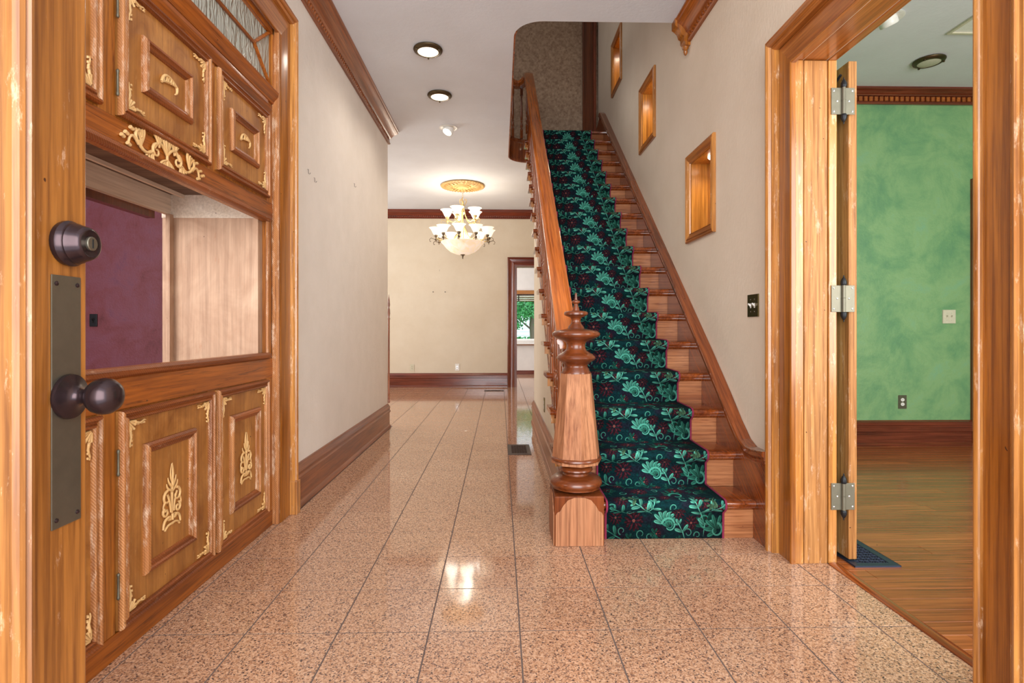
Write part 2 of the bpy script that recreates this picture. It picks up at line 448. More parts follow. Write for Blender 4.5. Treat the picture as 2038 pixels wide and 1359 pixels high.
# plum room
st(B(-4.6, -1.302, 4.9, 5.0, 0, CZ).build('wall_plum', PURP), 'mottled plum wall seen through the cabinet opening', 'wall')
st(B(-4.7, -4.6, 0, 5.0, 0, CZ).build('wall_plum_side', PURP), 'plum side wall of the room behind the cabinet', 'wall')
st(B(-4.7, -1.302, -.1, 0, 0, CZ).build('wall_plum_front', PURP), 'plum front wall of the room behind the cabinet', 'wall')
st(B(-4.6, -1.70, 0, 4.9, -.05, 0).build('floor', PLANK), 'wood floor of the plum room', 'floor')
# far room with window
WX0, WX1, WZ0, WZ1 = -.1, 1.25, .775, 1.82
o = M().prism([rect(-1.5, 3.0, 0, CZ), rect(WX0, WX1, WZ0, WZ1)], XZ, 12.5, 12.62).build('wall_far', WHITEW)
st(o, 'white wall with window in the far room', 'wall')
st(B(-1.6, -1.5, 9.9, 12.62, 0, CZ).build('wall_far_left', WHITEW), 'left wall of the far room', 'wall')
st(B(3.0, 3.1, 9.9, 12.62, 0, CZ).build('wall_far_right', WHITEW), 'right wall of the far room', 'wall')
st(B(1.291, 3.0, 9.78, 9.9, 0, CZ).build('wall_far_near', WHITEW), 'near wall of the far room', 'wall')
st(B(1.44, 3.0, 9.9, 12.5, -.05, -.0035).build('floor', GROUT), 'tile floor of the far room beyond the doorway', 'floor')

# ------------------------------------------------------------------ ceiling with stair well
def arc(cx, cy, r, a0, a1, n=10): return [(cx+r*math.cos(math.radians(a0+(a1-a0)*i/n)), cy+r*math.sin(math.radians(a0+(a1-a0)*i/n))) for i in range(n+1)]
well = [(1.289, 3.76)]+arc(.30, 3.96, .20, 270, 180)+arc(.36, 6.70, .26, 180, 100, 12)+[(.40, 6.98), (.40, 6.61), (1.289, 6.61)]
notch = [(1.2895, 3.76)]+well[1:-1]+[(1.2895, 6.61)]
o = M().prism([[(-4.0, -.28), (1.2895, -.28)]+notch+[(1.2895, 9.9), (-4.0, 9.9)]], XY, CZ, F2-.02).build('ceiling', CEIL)
st(o, 'pale grey ceiling of the hall with rounded stair opening', 'ceiling')
st(B(1.44, 5.5, -.1, 4.9, CZ, CZ+.1).build('ceiling', CEIL), 'pale ceiling of the green room', 'ceiling')
st(B(-4.7, -1.30, -.28, 5.66, CZ-.03, CZ).build('ceiling', CEIL), 'ceiling of the plum room', 'ceiling')
st(B(-1.6, 3.1, 9.9, 12.62, CZ, CZ+.1).build('ceiling', CEIL), 'ceiling of the far room', 'ceiling')
# well fascia
fas = [(p[0], p[1]) for p in well[9:-2]]
o = M().mould(fas[::-1], [(0, CZ-.003), (.012, CZ-.003), (.012, CZ+.035), (.005, CZ+.045), (.005, F2-.03), (.018, F2-.02), (.022, F2), (.018, F2+.02), (0, F2+.02)], XY).build('trim_2', CHER_Z, smooth=40)
st(o, 'dark wooden fascia around the rounded stair opening', 'trim')
# upper hall floor on top, walls, ceiling
o = M().prism([[(-1.5, 1.9), (1.2895, 1.9)]+notch+[(1.2895, 7.25), (-1.5, 7.25)]], XY, F2-.02, F2).build('floor', CHER)
st(o, 'upper landing floor at the top of the stairs', 'floor')
st(B(-1.5, 1.289, 7.25, 7.35, F2, 5.9).build('wall_upper_back', UPW), 'dim brown patterned wall at the top of the stairs', 'wall')
st(B(-1.6, -1.5, 1.9, 7.35, F2, 5.9).build('wall_upper_left', WALL), 'left wall of the upper hall', 'wall')
st(B(-1.5, 1.289, 1.8, 1.9, F2, 5.9).build('wall_upper_front', WALL), 'front wall of the upper hall', 'wall')
st(B(-1.6, 1.44, 1.8, 7.35, 5.9, 6.0).build('ceiling', CEIL), 'upper hall ceiling', 'ceiling')

# ------------------------------------------------------------------ base, crown profiles
BASEP = [(0, 0), (.034, 0), (.034, .012), (.026, .03), (.02, .034), (.02, .155), (.03, .162), (.03, .176), (.022, .186), (.022, .20), (.028, .206), (.022, .222), (.012, .232), (.008, .246), (0, .248)]
def base(path, name, mat, label, prof=BASEP):
    return st(M().mould(path, prof, XY).build(name, mat, smooth=35), label, 'baseboard')
base([(-1.1745, 5.79), (-1.1745, 3.12)], 'baseboard_left', MAHO_Y, 'tall moulded wooden baseboard along the left wall', [(-d if 0 else d, h) for d, h in BASEP])
base([(.131, 9.7795), (-4.0, 9.7795)], 'baseboard_back', MAHO, 'dark red baseboard along the cream back wall')
base([(.3745, 6.04), (.3745, 2.86)][::-1], 'baseboard_stairs', MAHO_Y, 'moulded baseboard under the staircase')
base([(4.155, 4.7795), (1.465, 4.7795)], 'baseboard_green', MAHO, 'tall dark red baseboard under the green wall', [(0, 0), (.035, 0), (.035, .012), (.022, .03), (.022, .12), (.03, .125), (.03, .18), (.04, .185), (.04, .215), (.02, .22), (.02, .225), (0, .225)])
base([(3.0, 12.4995), (-1.5, 12.4995)], 'baseboard_far', MAHO, 'small baseboard under the far window', [(0, 0), (.015, 0), (.015, .08), (0, .09)])
CRP = [(0, 0), (.012, 0), (.018, -.012), (.018, -.0)]
def crown(path, name, mat, label, z=CZ, H=.165, Wd=.10):
    pr = [(0, z-H), (.018, z-H), (.024, z-H+.010), (.016, z-H+.02), (.016, z-H+.055), (.026, z-H+.062), (.034, z-H+.07),
          (.040, z-H+.085), (.058, z-H+.105), (Wd-.022, z-.040), (Wd-.010, z-.034), (Wd-.010, z-.018), (Wd, z-.012), (Wd, z), (0, z)]
    return st(M().mould(path, pr, XY).build(name, mat, smooth=35), label, 'crown moulding')
c1 = crown([(-1.40, 5.795), (-1.1745, 5.795), (-1.1745, -.2)], 'trim_3', MAHO_Y, 'carved wooden crown moulding along the left wall')
def carvings(parent, pts, mat, s=.013):      # carved S blocks in the crown frieze
    k = M()
    for (p, q, z) in pts:
        k.add([], []); k.v = k.v
        k.tube([(p[0]+q[0]*t+.0, p[1]+q[1]*t, z+.015*math.sin(t/s*2.0)) for t in np.linspace(-s, s, 5)], [.004, .007, .008, .007, .004], 5)
    return tag(k.build('carved_band', mat, parent, smooth=60), kind='stuff')
carvings(c1, [((-1.1745+.017, 1.2+i*.036), (0, 1), CZ-.165+.038) for i in range(127)], MAHO_Y)
c2 = crown([(.7, 9.7795), (-4.0, 9.7795)], 'trim_4', MAHO, 'dark red crown moulding across the cream back wall', CZ, .15, .09)
carvings(c2, [((-2.6+i*.036, 9.7795-.017), (1, 0), CZ-.15+.038) for i in range(90)], MAHO)
c3 = crown([(1.2895, 2.0), (1.2895, 3.72)], 'trim_5', OAK_Y, 'carved wooden crown piece ending at the stair opening', CZ, .16, .10)
carvings(c3, [((1.2895-.017, 2.1+i*.04), (0, 1), CZ-.16+.038) for i in range(40)], OAK_Y, .016)
# stepped corbel closing that crown
cb = M()
cb.mould([(1.2895, 3.70), (1.2895, 3.775)], [(0, CZ-.18), (.03, CZ-.18), (.036, CZ-.16), (.045, CZ-.15), (.045, CZ-.12), (.06, CZ-.11), (.07, CZ-.08), (.09, CZ-.06), (.105, CZ-.05), (.105, CZ-.001), (0, CZ-.001)], XY)
cb.lathe([(.004, -.235), (.012, -.225), (.016, -.21), (.012, -.2), (.02, -.19), (.026, -.178)], (1.268, 3.738, CZ), n=10)
cb.build('crown_corbel', FIRD_Z, c3, smooth=35)
# green room crown with dentils
z = CZ; gp = [(0, z-.13), (.02, z-.13), (.026, z-.12), (.014, z-.115), (.014, z-.062), (.03, z-.06), (.036, z-.05), (.05, z-.045), (.066, z-.022), (.08, z-.016), (.08, z), (0, z)]
c4 = st(M().mould([(5.4, 4.7795), (1.466, 4.7795)], gp, XY).build('trim_6', MAHO, smooth=35), 'dark crown moulding with dentil blocks above the green wall', 'crown moulding')
d0 = None
for i in range(28):
    x = 3.05+i*.046
    if d0 is None: d0 = M().box(0, .028, -.014, 0, 0, .038).build('dentil', OAK_Y, c4); d0.location = (x, 4.7795-.014, CZ-.105)
    else: part_copy(d0, c4, (x, 4.7795-.014, CZ-.105))

# ------------------------------------------------------------------ casings
BAND = [(0, 0), (.052, 0), (.052, .035), (.044, .042), (.034, .040), (.030, .052), (.018, .058), (.010, .052), (0, .052)]
def casing(par, path, xs, sgn, mat_flat, mat_band, wflat, opening_inset):
    pass
# right doorway: opening y 1.45..2.375, head z 2.20
rc = thing('door_1', (1.28, 2.43, 0), 'wide varnished wood casing around the doorway to the green room', 'door casing', kind='structure')
HX = lambda u, v, h: (1.289-h, u, v)
def casing_legs(root, y0, y1, zt, to3, mats, bw=.06, fw=.115, bead=True, base_h=.0):
    """legs and head: flat board next to the opening, thick backband outside it"""
    zf, zx, _ = mats
    for nm, pth, mt in (('casing_leg', [(y1, 0), (y1, zt)], zf), ('casing_leg', [(y0, zt), (y0, 0)], zf)):
        M().mould(pth[::-1] if 0 else pth, [(-0, 0), (-fw, 0), (-fw, .014), (-.012, .014), (-.004, .018), (0, .012)], to3).build(nm, mt, root, smooth=35)
    M().mould([(y1+fw, zt), (y0-fw, zt)][::1], [(0, 0), (-fw, 0), (-fw, .014), (-.012, .014), (-.004, .018), (0, .012)], to3).build('casing_head', zx, root, smooth=35)
def backband(root, y0, y1, z1, to3, prof, matz, maty, z0=0):
    """U-shaped band, outside edge at y0/y1/z1; legs and head are separate pieces, mitred"""
    W_ = max(p[0] for p in prof)
    for nm, mt, q in (('band_leg', matz, 'a'), ('band_leg', matz, 'b'), ('band_head', maty, 'h')):
        k = M(); V = []; F = []
        m = len(prof)
        if q == 'a': e = [[(y1-d, z0, h) for d, h in prof], [(y1-d, z1-d, h) for d, h in prof]]
        elif q == 'b': e = [[(y0+d, z0, h) for d, h in prof], [(y0+d, z1-d, h) for d, h in prof]]
        else: e = [[(y0+d, z1-d, h) for d, h in prof], [(y1-d, z1-d, h) for d, h in prof]]
        V = [to3(*p) for r_ in e for p in r_]
        F = [(a, (a+1) % m, (a+1) % m+m, a+m) for a in range(m)]+[tuple(range(m)), tuple(range(m, 2*m))[::-1]]
        k.add(V, F).build(nm, mt, root, smooth=30)
backband(rc, 1.275, 2.545, 2.355, HX, BAND, FIR_Z, FIR_Y)
FLATR = [(0, 0), (.112, 0), (.112, .018), (.106, .022), (.098, .018), (.094, .014), (0, .014)]
backband(rc, 1.335, 2.487, 2.300, HX, FLATR, FIRD_Z, FIR_Y)
# jambs: three boards in the depth of the wall
def jamb(y, s):
    for (a, b, dy, mt) in ((1.2895, 1.325, .001, FIR_Z), (1.330, 1.432, .004, FIRP_Z), (1.436, 1.472, 0, FIR_Z)):
        ya = y+s*dy; M().box(a, b, min(ya, y+s*.03), max(ya, y+s*.03), 0, 2.20+.0).build('jamb_board', mt, rc, bevel=.003)
jamb(2.375, 1); jamb(1.447, -1)
for (a, b, dz) in ((1.2895, 1.325, .001), (1.330, 1.432, .004), (1.436, 1.472, 0)):
    M().box(a, b, 1.42, 2.40, 2.20+dz, 2.232).build('jamb_head_board', FIR_Y, rc, bevel=.003)
# rounded bead on the near casing edge
M().tube([(1.272, 1.437, 0), (1.272, 1.437, 2.2)], .012, 10).build('edge_bead', FIR_Z, rc, smooth=60)

# green-room door folded back against the wall
dl = thing('room_door', (1.553, 2.39, .012), 'open wood door leaf folded back with three ornate hinges', 'door')
M().box(1.534, 1.571, 2.39, 3.25, .012, 2.205).build('door_leaf', FIRP_Z, dl, bevel=.004)
M().box(1.5325, 1.5345, 2.50, 3.15, .15, 2.10).build('door_face_panel', FIRD_Z, dl)
M().tube([(1.508, 2.405, 2.150), (1.505, 2.44, 2.13), (1.515, 2.47, 2.17)], .006, 6).build('hook_catch', BLACK, dl, smooth=60)
for zc in (2.02, 1.158, .295):
    h = M().box(1.445, 1.548, 2.3700, 2.3745, zc-.058, zc+.058).build('hinge', NICKEL, dl, bevel=.001)
    M().lathe([(.008, -.058), (.008, .002), (.009, .002), (.0095, .003), (.008, .004), (.008, .058)], (1.4965, 2.366, zc), n=12).build('knuckle', BRASSD if 0 else NICKEL, h, smooth=40)
    q = M()
    for s_ in (1, -1):
        q.lathe([(.0095, s_*.058), (.013, s_*.064), (.012, s_*.069), (.0125, s_*.075), (.007, s_*.088), (.0022, s_*.094), (.003, s_*.098), (.001, s_*.102)], (1.4965, 2.366, zc), n=10)
    q.build('hinge_finial', BLACK, h, smooth=40)
    for sx in (-1, 1):
        for dz in (-.045, 0, .045):
            M().lathe([(.004, 0), (.004, -.001), (.001, -.0018)], (1.4965+sx*(.041 if dz else .026), 2.370, zc+dz), axis='y', n=8).build('screw', CHROME, h)

# ------------------------------------------------------------------ left casing (around the cabinet)
lc = thing('door_2', (-1.16, 3.05, 0), 'varnished wood casing framing the built-in cabinet on the left wall', 'door casing', kind='structure')
HL = lambda u, v, h: (-1.1745+h, u, v)
BANDL = [(0, 0), (.045, 0), (.045, .03), (.036, .038), (.028, .032), (.024, .044), (.012, .048), (0, .044)]
backband(lc, .85, 3.115, 2.755, HL, BANDL, FIR_Z, FIR_Y)
backband(lc, .90, 3.068, 2.708, HL, [(0, 0), (.125, 0), (.125, .012), (.118, .015), (0, .015)], FIRD_Z, FIR_Y)
M().box(-1.1745, -1.120, 3.066, 3.118, 0, .185).build('plinth_block', FIR_Z, lc, bevel=.003)

# ------------------------------------------------------------------ carved ornament helpers
def relief(P):
    """returns (mesh, add) where add draws a swelling tube in the ornament plane P(u,v,h)"""
    m = M()
    def add(pts, r0, r1=None, h=.005, n=6):
        k = len(pts); r1 = r0 if r1 is None else r1; h = h+random.random()*.003
        m.tube([P(u, v, h) for u, v in pts], [r0+(r1-r0)*i/(k-1) for i in range(k)], n)
    return m, add
def spiral(cx, cy, r0, r1, a0, a1, n=12): return [(cx+(r0+(r1-r0)*i/n)*math.cos(math.radians(a0+(a1-a0)*i/n)), cy+(r0+(r1-r0)*i/n)*math.sin(math.radians(a0+(a1-a0)*i/n))) for i in range(n+1)]
def bez(a, b, c, n=6): return [((1-t)**2*a[0]+2*t*(1-t)*b[0]+t*t*c[0], (1-t)**2*a[1]+2*t*(1-t)*b[1]+t*t*c[1]) for t in [i/n for i in range(n+1)]]
def torch(P):      # palmette with scrolls, 0.13 wide, 0.235 tall, centre at 0,0
    m, A = relief(P)
    for s in (1, -1):
        A(bez((0, .05), (s*.020, .075), (s*.003, .118)), .004, .0015)
        A(bez((0, .035), (s*.022, .05), (s*.024, .072)), .006, .002)
        A(bez((0, .02), (s*.034, .03), (s*.034, .052)), .006, .002)
        A(spiral(s*.026, .000, .026, .007, 90 if s > 0 else 90, 90-s*330), .0055, .003)
        A(bez((s*.010, -.055), (s*.012, -.02), (s*.030, .012)), .004, .004)
        A(spiral(s*.036, -.048, .018, .005, 60 if s > 0 else 120, (60-400) if s > 0 else (120+400)), .005, .004)
        A(bez((s*.040, -.01), (s*.056, -.018), (s*.052, -.04)), .005, .002)
        A(bez((s*.02, -.07), (s*.05, -.07), (s*.052, -.105)), .006, .004)
        for q in (.010, .022, .034): A([(s*q*.5, -.082), (s*q, -.066-.2*q)], .004, .003)
        A(bez((0, -.098), (s*.03, -.092), (s*.046, -.112)), .005, .004)
    A([(0, .04), (0, .12)], .006, .001); A([(0, -.06), (0, .04)], .004, .006); A([(0, -.085), (0, -.062)], .005)
    return m
def corner(P, su, sv, L=.085):      # corner ornament, arms toward +su, +sv
    m, A = relief(P)
    for i, a in enumerate((8, 26, 45, 64, 82)):
        c, s_ = math.cos(math.radians(a)), math.sin(math.radians(a)); R = .034 if i != 2 else .042
        A([(su*.006*c, sv*.006*s_), (su*R*c, sv*R*s_)], .0025, .005)
    for fu, fv in ((1, 0), (0, 1)):
        A([(su*(fu*.03+fv*.008), sv*(fv*.03+fu*.008)), (su*(fu*.055+fv*.013), sv*(fv*.055+fu*.013)), (su*(fu*.075+fv*.006), sv*(fv*.075+fu*.006)), (su*(fu*L+fv*.008), sv*(fv*L+fu*.008))], .005, .002)
        for q in (.045, .062, .076): A([(su*(fu*q+fv*.014), sv*(fv*q+fu*.014)), (su*(fu*(q+.006)+fv*.016), sv*(fv*(q+.006)+fu*.016))], .0045, .003)
    return m
def shell(P):      # little crescent shell, 0.10 wide
    m, A = relief(P)
    A(bez((-.044, -.014), (-.03, .045), (.046, .002), 8), .006, .005); A(bez((-.044, -.014), (-.005, .008), (.046, .002), 8), .004, .004)
    A(bez((.046, .002), (.052, -.022), (.036, -.026)), .006, .003)
    for t in (.12, .3, .45, .6, .75): A([(-.04+.08*t, -.010+.012*t), (-.036+.075*t, .012+.012*math.sin(PI*t)-.012*t)], .004, .003)
    return m
def swag(P):      # big acanthus spray, 0.46 wide, 0.11 tall
    m, A = relief(P)
    for s in (1, -1):
        A(bez((0, .0), (s*.045, .055), (s*.075, .0), 8), .006, .006); A(spiral(s*.062, -.006, .026, .006, 80, 80-s*360, 14), .006, .003)
        for k, a in enumerate((62, 78, 96, 114)):
            aa = math.radians(a if s > 0 else 180-a)
            A(bez((s*.045, .012), (s*.045+.03*math.cos(aa), .03+.02*math.sin(aa)), (s*.05+.052*math.cos(aa), .012+.046*math.sin(aa))), .0035, .006)
        for k in range(4): A(bez((s*(.07+.006*k), -.012), (s*(.088+.01*k), -.028), (s*(.07+.014*k), -.05+.005*k)), .003, .005)
        A(bez((s*.085, -.015), (s*.13, -.045), (s*.16, .0), 8), .005, .006); A(spiral(s*.150, .018, .026, .006, -80 if s > 0 else 260, (-80+320) if s > 0 else (260-320)), .006, .004)
        for k in range(4): A(bez((s*.14, -.01), (s*(.118+.012*k), .03), (s*(.128+.014*k), .045-.004*k)), .003, .0055)
        A(bez((s*.155, -.012), (s*.195, .028), (s*.205, -.022), 8), .006, .004)
        for q, r_ in ((.205, -.03), (.216, .002), (.232, -.012), (.19, .026)): A([(s*(q-.008), r_), (s*(q+.006), r_+.004)], .006, .007)
        for k in range(3): A(bez((s*.004, -.02), (s*(.012+.012*k), -.03), (s*(.008+.016*k), -.055+.006*k)), .004, .005)
    for a in (60, 75, 90, 105, 120):
        aa = math.radians(a); A([(.0+.008*math.cos(aa), .004), (.045*math.cos(aa), .055*math.sin(aa))], .0035, .006)
    A([(0, -.045), (0, .02)], .006, .004)
    return m

# ------------------------------------------------------------------ built-in cabinet
CX = -1.20
cab = thing('built_in_cabinet', (-1.45, 1.98, 0), 'carved oak built-in cabinet with pass-through opening on the left wall', 'cabinet')
Y0, Y1 = .95, 2.99
M().prism([rect(Y0, 2.918, 0, 2.60), rect(Y0+.10, 2.862, .905, 1.578), rect(.99, 2.905, 2.285, 2.58)], YZ, -1.222, -1.2005).build('body', OAK_Z, cab)
def rail(z0, z1, y0=Y0, y1=2.918, x=CX, nm='rail'): return M().box(-1.2, x+.006, y0, y1, z0, z1).build(nm, OAK_Y, cab, bevel=.002)
rail(0, .078, nm='bottom_rail'); rail(.772, .872, nm='middle_rail'); rail(1.606, 1.684, nm='upper_rail')
for a, b in ((.95, 1.06), (1.665, 1.738), (2.282, 2.336), (2.85, 2.918)):
    M().box(-1.2, CX+.004, a, b, .0785, .7715).build('stile', OAK_Z, cab, bevel=.0015)
    M().box(-1.2, CX+.004, a, b, 1.6845, 2.17).build('stile', OAK_Z, cab, bevel=.0015)
CP = lambda u, v, h: (CX+h, u, v)
# rope mouldings of the opening
RP = [(0, 0), (.028, 0), (.028, .012), (.022, .020), (.012, .022), (.006, .016), (0, .010)]
o = M(); m_ = len(RP)
M().mould([(Y0, .905), (2.86, .905)], [(-.0, .0), (-.032, .0), (-.032, .012), (-.024, .024), (-.010, .026), (.0, .016)], CP).build('opening_moulding_sill', ROPED, cab, smooth=40)
M().mould([(2.86, 1.578), (Y0, 1.578)], [(-.0, .0), (-.030, .0), (-.030, .012), (-.022, .026), (-.010, .028), (.0, .016)], CP).build('opening_moulding_head', ROPED, cab, smooth=40)
M().mould([(2.862, .905), (2.862, 1.578)], [(0, 0), (.010, 0), (.010, .010), (0, .012)], CP).build('opening_bead', ROPE, cab)
# right-hand rope stop
M().box(-1.2, -1.162, 2.919, 2.94, 0, 2.60).build('rope_stop', ROPE, cab, bevel=.004)
# ledge under the transom
M().mould([(Y0, 2.205), (2.935, 2.205)], [(0, 0), (0, .010), (.012, .014), (.03, .030), (.038, .036), (.058, .038), (.066, .030), (.078, .012), (.078, 0)], CP).build('transom_ledge', OAK_Y, cab, smooth=35)
M().mould([(Y0, 2.135), (2.86, 2.135)], [(0, 0), (0, .010), (.02, .026), (.032, .028), (.036, .016), (.05, .008), (.068, .008), (.068, 0)], CP).build('cornice_moulding', OAK_Y, cab, smooth=35)
# transom: wavy glass with wooden bars
M().box(-1.2, CX+.012, 2.905, 2.94, 2.285, 2.60).build('transom_stile', OAK_Z, cab, bevel=.002)
M().box(-1.2, CX+.012, Y0, 2.94, 2.565, 2.60).build('transom_rail', OAK_Y, cab, bevel=.002)
tg = M().prism([rect(.99, 2.71, 2.29, 2.424)], YZ, -1.212, -1.208).build('glass_pane', GLASSW, cab)
M().prism([rect(.99, 2.71, 2.426, 2.565)], YZ, -1.212, -1.208).build('glass_pane', GLASSW, cab)
M().prism([[(2.712, 2.29), (2.89, 2.29), (2.712, 2.422)]], YZ, -1.212, -1.208).build('glass_pane', GLASSW, cab)
M().prism([[(2.712, 2.565), (2.712, 2.427), (2.885, 2.565)]], YZ, -1.212, -1.208).build('glass_pane', GLASSW, cab)
M().prism([[(2.72, 2.425), (2.905, 2.295), (2.905, 2.565), (2.893, 2.565)]], YZ, -1.212, -1.208).build('glass_pane', GLASSW, cab)
for a, b in (((.99, 2.425), (2.712, 2.425)), ((2.712, 2.425), (2.905, 2.29)), ((2.712, 2.425), (2.895, 2.572))):
    M().mould([a, b], [(-.007, -.006), (.007, -.006), (.007, .004), (0, .009), (-.007, .004)], CP).build('glazing_bar', OAK_Y, cab, smooth=30)
# doors
FR = [(0, 0), (.0, .010), (.004, .017), (.010, .018), (.013, .011), (.020, .009), (.024, .014), (.030, .015), (.034, .007), (.034, 0)]
FI = [(0, 0), (.0, .008), (.007, .017), (.016, .019), (.020, .012), (.026, .011), (.034, .006), (.036, 0)]
def cab_door(y0, y1, z0, z1, iy0, iy1, iz0, iz1, upper, hinge_left):
    d = M().box(-1.2, CX+.009, y0, y1, z0, z1).build('door', BIRCH, cab)
    FP = lambda u, v, h: (CX+.0085+h, u, v)
    def ring(a0, a1, b0, b1, prof, mz, my, nm):
        pl = [(a0, b0), (a1, b0), (a1, b1), (a0, b1)]
        for i in range(4):
            p, q = pl[i], pl[(i+1) % 4]; s = [(1, 1), (-1, 1), (-1, -1), (1, -1)]
            sp, sq = s[i], s[(i+1) % 4]; m = len(prof)
            V = [FP(p[0]+sp[0]*dd, p[1]+sp[1]*dd, h) for dd, h in prof]+[FP(q[0]+sq[0]*dd, q[1]+sq[1]*dd, h) for dd, h in prof]
            F = [(a, (a+1) % m, (a+1) % m+m, a+m) for a in range(m)]+[tuple(range(m)), tuple(range(m, 2*m))[::-1]]
            M().add(V, F).build(nm, my if i % 2 == 0 else mz, d, smooth=35)
    ring(y0, y1, z0, z1, FR, ROPE, ROPED, 'frame_moulding')
    ring(iy0, iy1, iz0, iz1, FI, ROPE, ROPED, 'panel_moulding')
    e = .037
    for (cy, su) in ((y0+e, 1), (y1-e, -1)):
        for (cz, sv) in ((z0+e, 1), (z1-e, -1)):
            Pf = lambda u, v, h, cy=cy, cz=cz: (CX+.0085+h, cy+u, cz+v)
            L = min(.085, (y1-y0)*.2)
            corner(Pf, su, sv, L).build('corner_ornament', GOLD, d, smooth=70)
    cy, cz = (iy0+iy1)/2, (iz0+iz1)/2
    Pc = lambda u, v, h: (CX+.009+h, cy+u, cz+v)
    (shell(Pc) if upper else torch(Pc)).build('carving', GOLD, d, smooth=70)
    hy = y0-.004 if hinge_left else y1+.004
    for hz in ((z0+.10, z1-.10) if upper else (z0+.14, z1-.16)):
        q = M().lathe([(.001, -.042), (.004, -.04), (.005, -.034), (.0035, -.03), (.0035, .03), (.005, .034), (.004, .04), (.001, .042)], (CX+.012, hy, hz), n=8)
        q.build('hinge', NICKEL, d, smooth=50)
    return d
cab_door(1.742, 2.277, 1.692, 2.135, 1.854, 2.145, 1.812, 2.002, True, True)
cab_door(2.342, 2.849, 1.696, 2.128, 2.454, 2.728, 1.812, 2.002, True, False)
cab_door(1.745, 2.306, .083, .768, 1.862, 2.170, .203, .642, False, True)
cab_door(2.338, 2.843, .086, .768, 2.448, 2.744, .210, .642, False, False)
cab_door(1.075, 1.662, .083, .768, 1.19, 1.54, .203, .642, False, True)
cab_door(1.075, 1.662, 1.692, 2.135, 1.19, 1.54, 1.812, 2.002, True, True)
swag(lambda u, v, h: (CX+.007+h, 1.99+u, 1.645+v)).build('carved_spray', GOLD, cab, smooth=70)
# inside of the opening
B(-1.70, -1.2235, 2.812, 2.862, .60, 1.62).build('side_panel', PLY, cab)
B(-1.70, -1.2235, 2.806, 2.811, 1.585, 1.72).build('side_board', RAWB, cab)
B(-1.70, -1.2235, .95, 1.05, .60, 1.70).build('side_panel', PLY, cab)
B(-1.70, -1.2235, 1.05, 2.805, .56, .599).build('counter_board', PLY, cab)
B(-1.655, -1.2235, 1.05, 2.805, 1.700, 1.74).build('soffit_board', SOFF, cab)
B(-1.68, -1.6555, 1.05, 2.805, 1.60, 1.72).build('back_header_board', RAWB, cab)
B(-1.60, -1.585, 1.05, 2.805, 1.684, 1.6995).build('cleat', RAWB, cab)
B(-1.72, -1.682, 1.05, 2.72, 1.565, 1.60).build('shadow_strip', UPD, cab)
B(-1.662, -1.642, 2.775, 2.8115, .60, 1.599).build('back_post', PLY, cab)
B(-1.70, -1.2235, .95, 2.86, 0, .02).build('bottom_board', PLY, cab)
B(-1.70, -1.69, .95, 2.86, .021, .82).build('back_board', PLY, cab)
B(-1.70, -1.2235, 2.87, 2.89, .0, 2.58).build('outer_side_board', OAK_Z, cab)
# keyhole escutcheon on plum wall
ks = thing('keyhole_plate', (-3.555, 4.897, 1.10), 'small dark embossed keyhole plate on the plum wall', 'keyhole')
M().box(-3.585, -3.522, 4.888, 4.899, 1.048, 1.158).build('plate', BLACK, ks, bevel=.003)
q = M().lathe([(.012, 0), (.012, -.004)], (-3.553, 4.887, 1.112), axis='y', n=12); q.box(-3.558, -3.548, 4.883, 4.887, 1.08, 1.11); q.build('keyhole', HOLE, ks)

# ------------------------------------------------------------------ entry door (open, at left edge)
ed = thing('entry_door', (-.69, .45, .01), 'open wooden entry door at the left edge with bronze knob', 'door')
M().box(-.715, -.67, .802, .907, .01, 2.30).build('lock_stile', DOOR_Z, ed, bevel=.003)
M().box(-.715, -.67, .0, .11, .01, 2.30).build('hinge_stile', DOOR_Z, ed, bevel=.003)
M().box(-.715, -.67, .1105, .8015, .01, .25).build('bottom_rail', FIR_Y, ed, bevel=.003)
M().box(-.715, -.67, .1105, .8015, 2.12, 2.30).build('top_rail', FIR_Y, ed, bevel=.003)
M().box(-.700, -.682, .1105, .775, .2505, 2.1195).build('panel', DOOR_Z, ed)
M().mould([(.802, .25), (.802, 2.12)], [(0, -.695), (0, -.668), (.006, -.660), (.012, -.659), (.015, -.664), (.020, -.661), (.026, -.664), (.029, -.672), (.036, -.676), (.044, -.682), (.046, -.695)], lambda u, v, h: (h, u, v)).build('panel_moulding', MOULDW, ed, smooth=35)
pl = M().box(-.6695, -.6672, .835, .892, .724, 1.107).build('push_plate', PLATEM, ed, bevel=.001)
for yy in (.843, .884):
    for zz in (.737, 1.094): M().lathe([(.0035, 0), (.0035, .0015), (.001, .003)], (-.6672, yy, zz), axis='x', n=8).build('screw', BRONZE, pl, smooth=40)
KY = .866
q = M().lathe([(.034, 0), (.035, .003), (.035, .008), (.031, .012), (.030, .016), (.031, .018), (.029, .022), (.026, .032), (.024, .036), (.021, .0375), (.018, .036)], (-.6695, KY, 1.157), axis='x', n=32).build('deadbolt', BRONZE, ed, smooth=40)
q2 = M().lathe([(.011, .036), (.011, .039), (.010, .040)], (-.6695, KY, 1.157), axis='x', n=16).build('key_cylinder', PLATEM, q, smooth=40)
M().box(-.6296, -.6290, KY-.0012, KY+.0012, 1.150, 1.164).build('keyway', HOLE, q)
q = M().lathe([(.034, .002), (.035, .005), (.034, .009), (.028, .011), (.020, .014), (.014, .018), (.0115, .022), (.0105, .030), (.013, .034), (.020, .038), (.026, .046), (.0285, .056), (.027, .066), (.021, .075), (.012, .080), (.003, .0815)], (-.6695, KY, .921), axis='x', n=36).build('door_knob', BRONZE, ed, smooth=50)

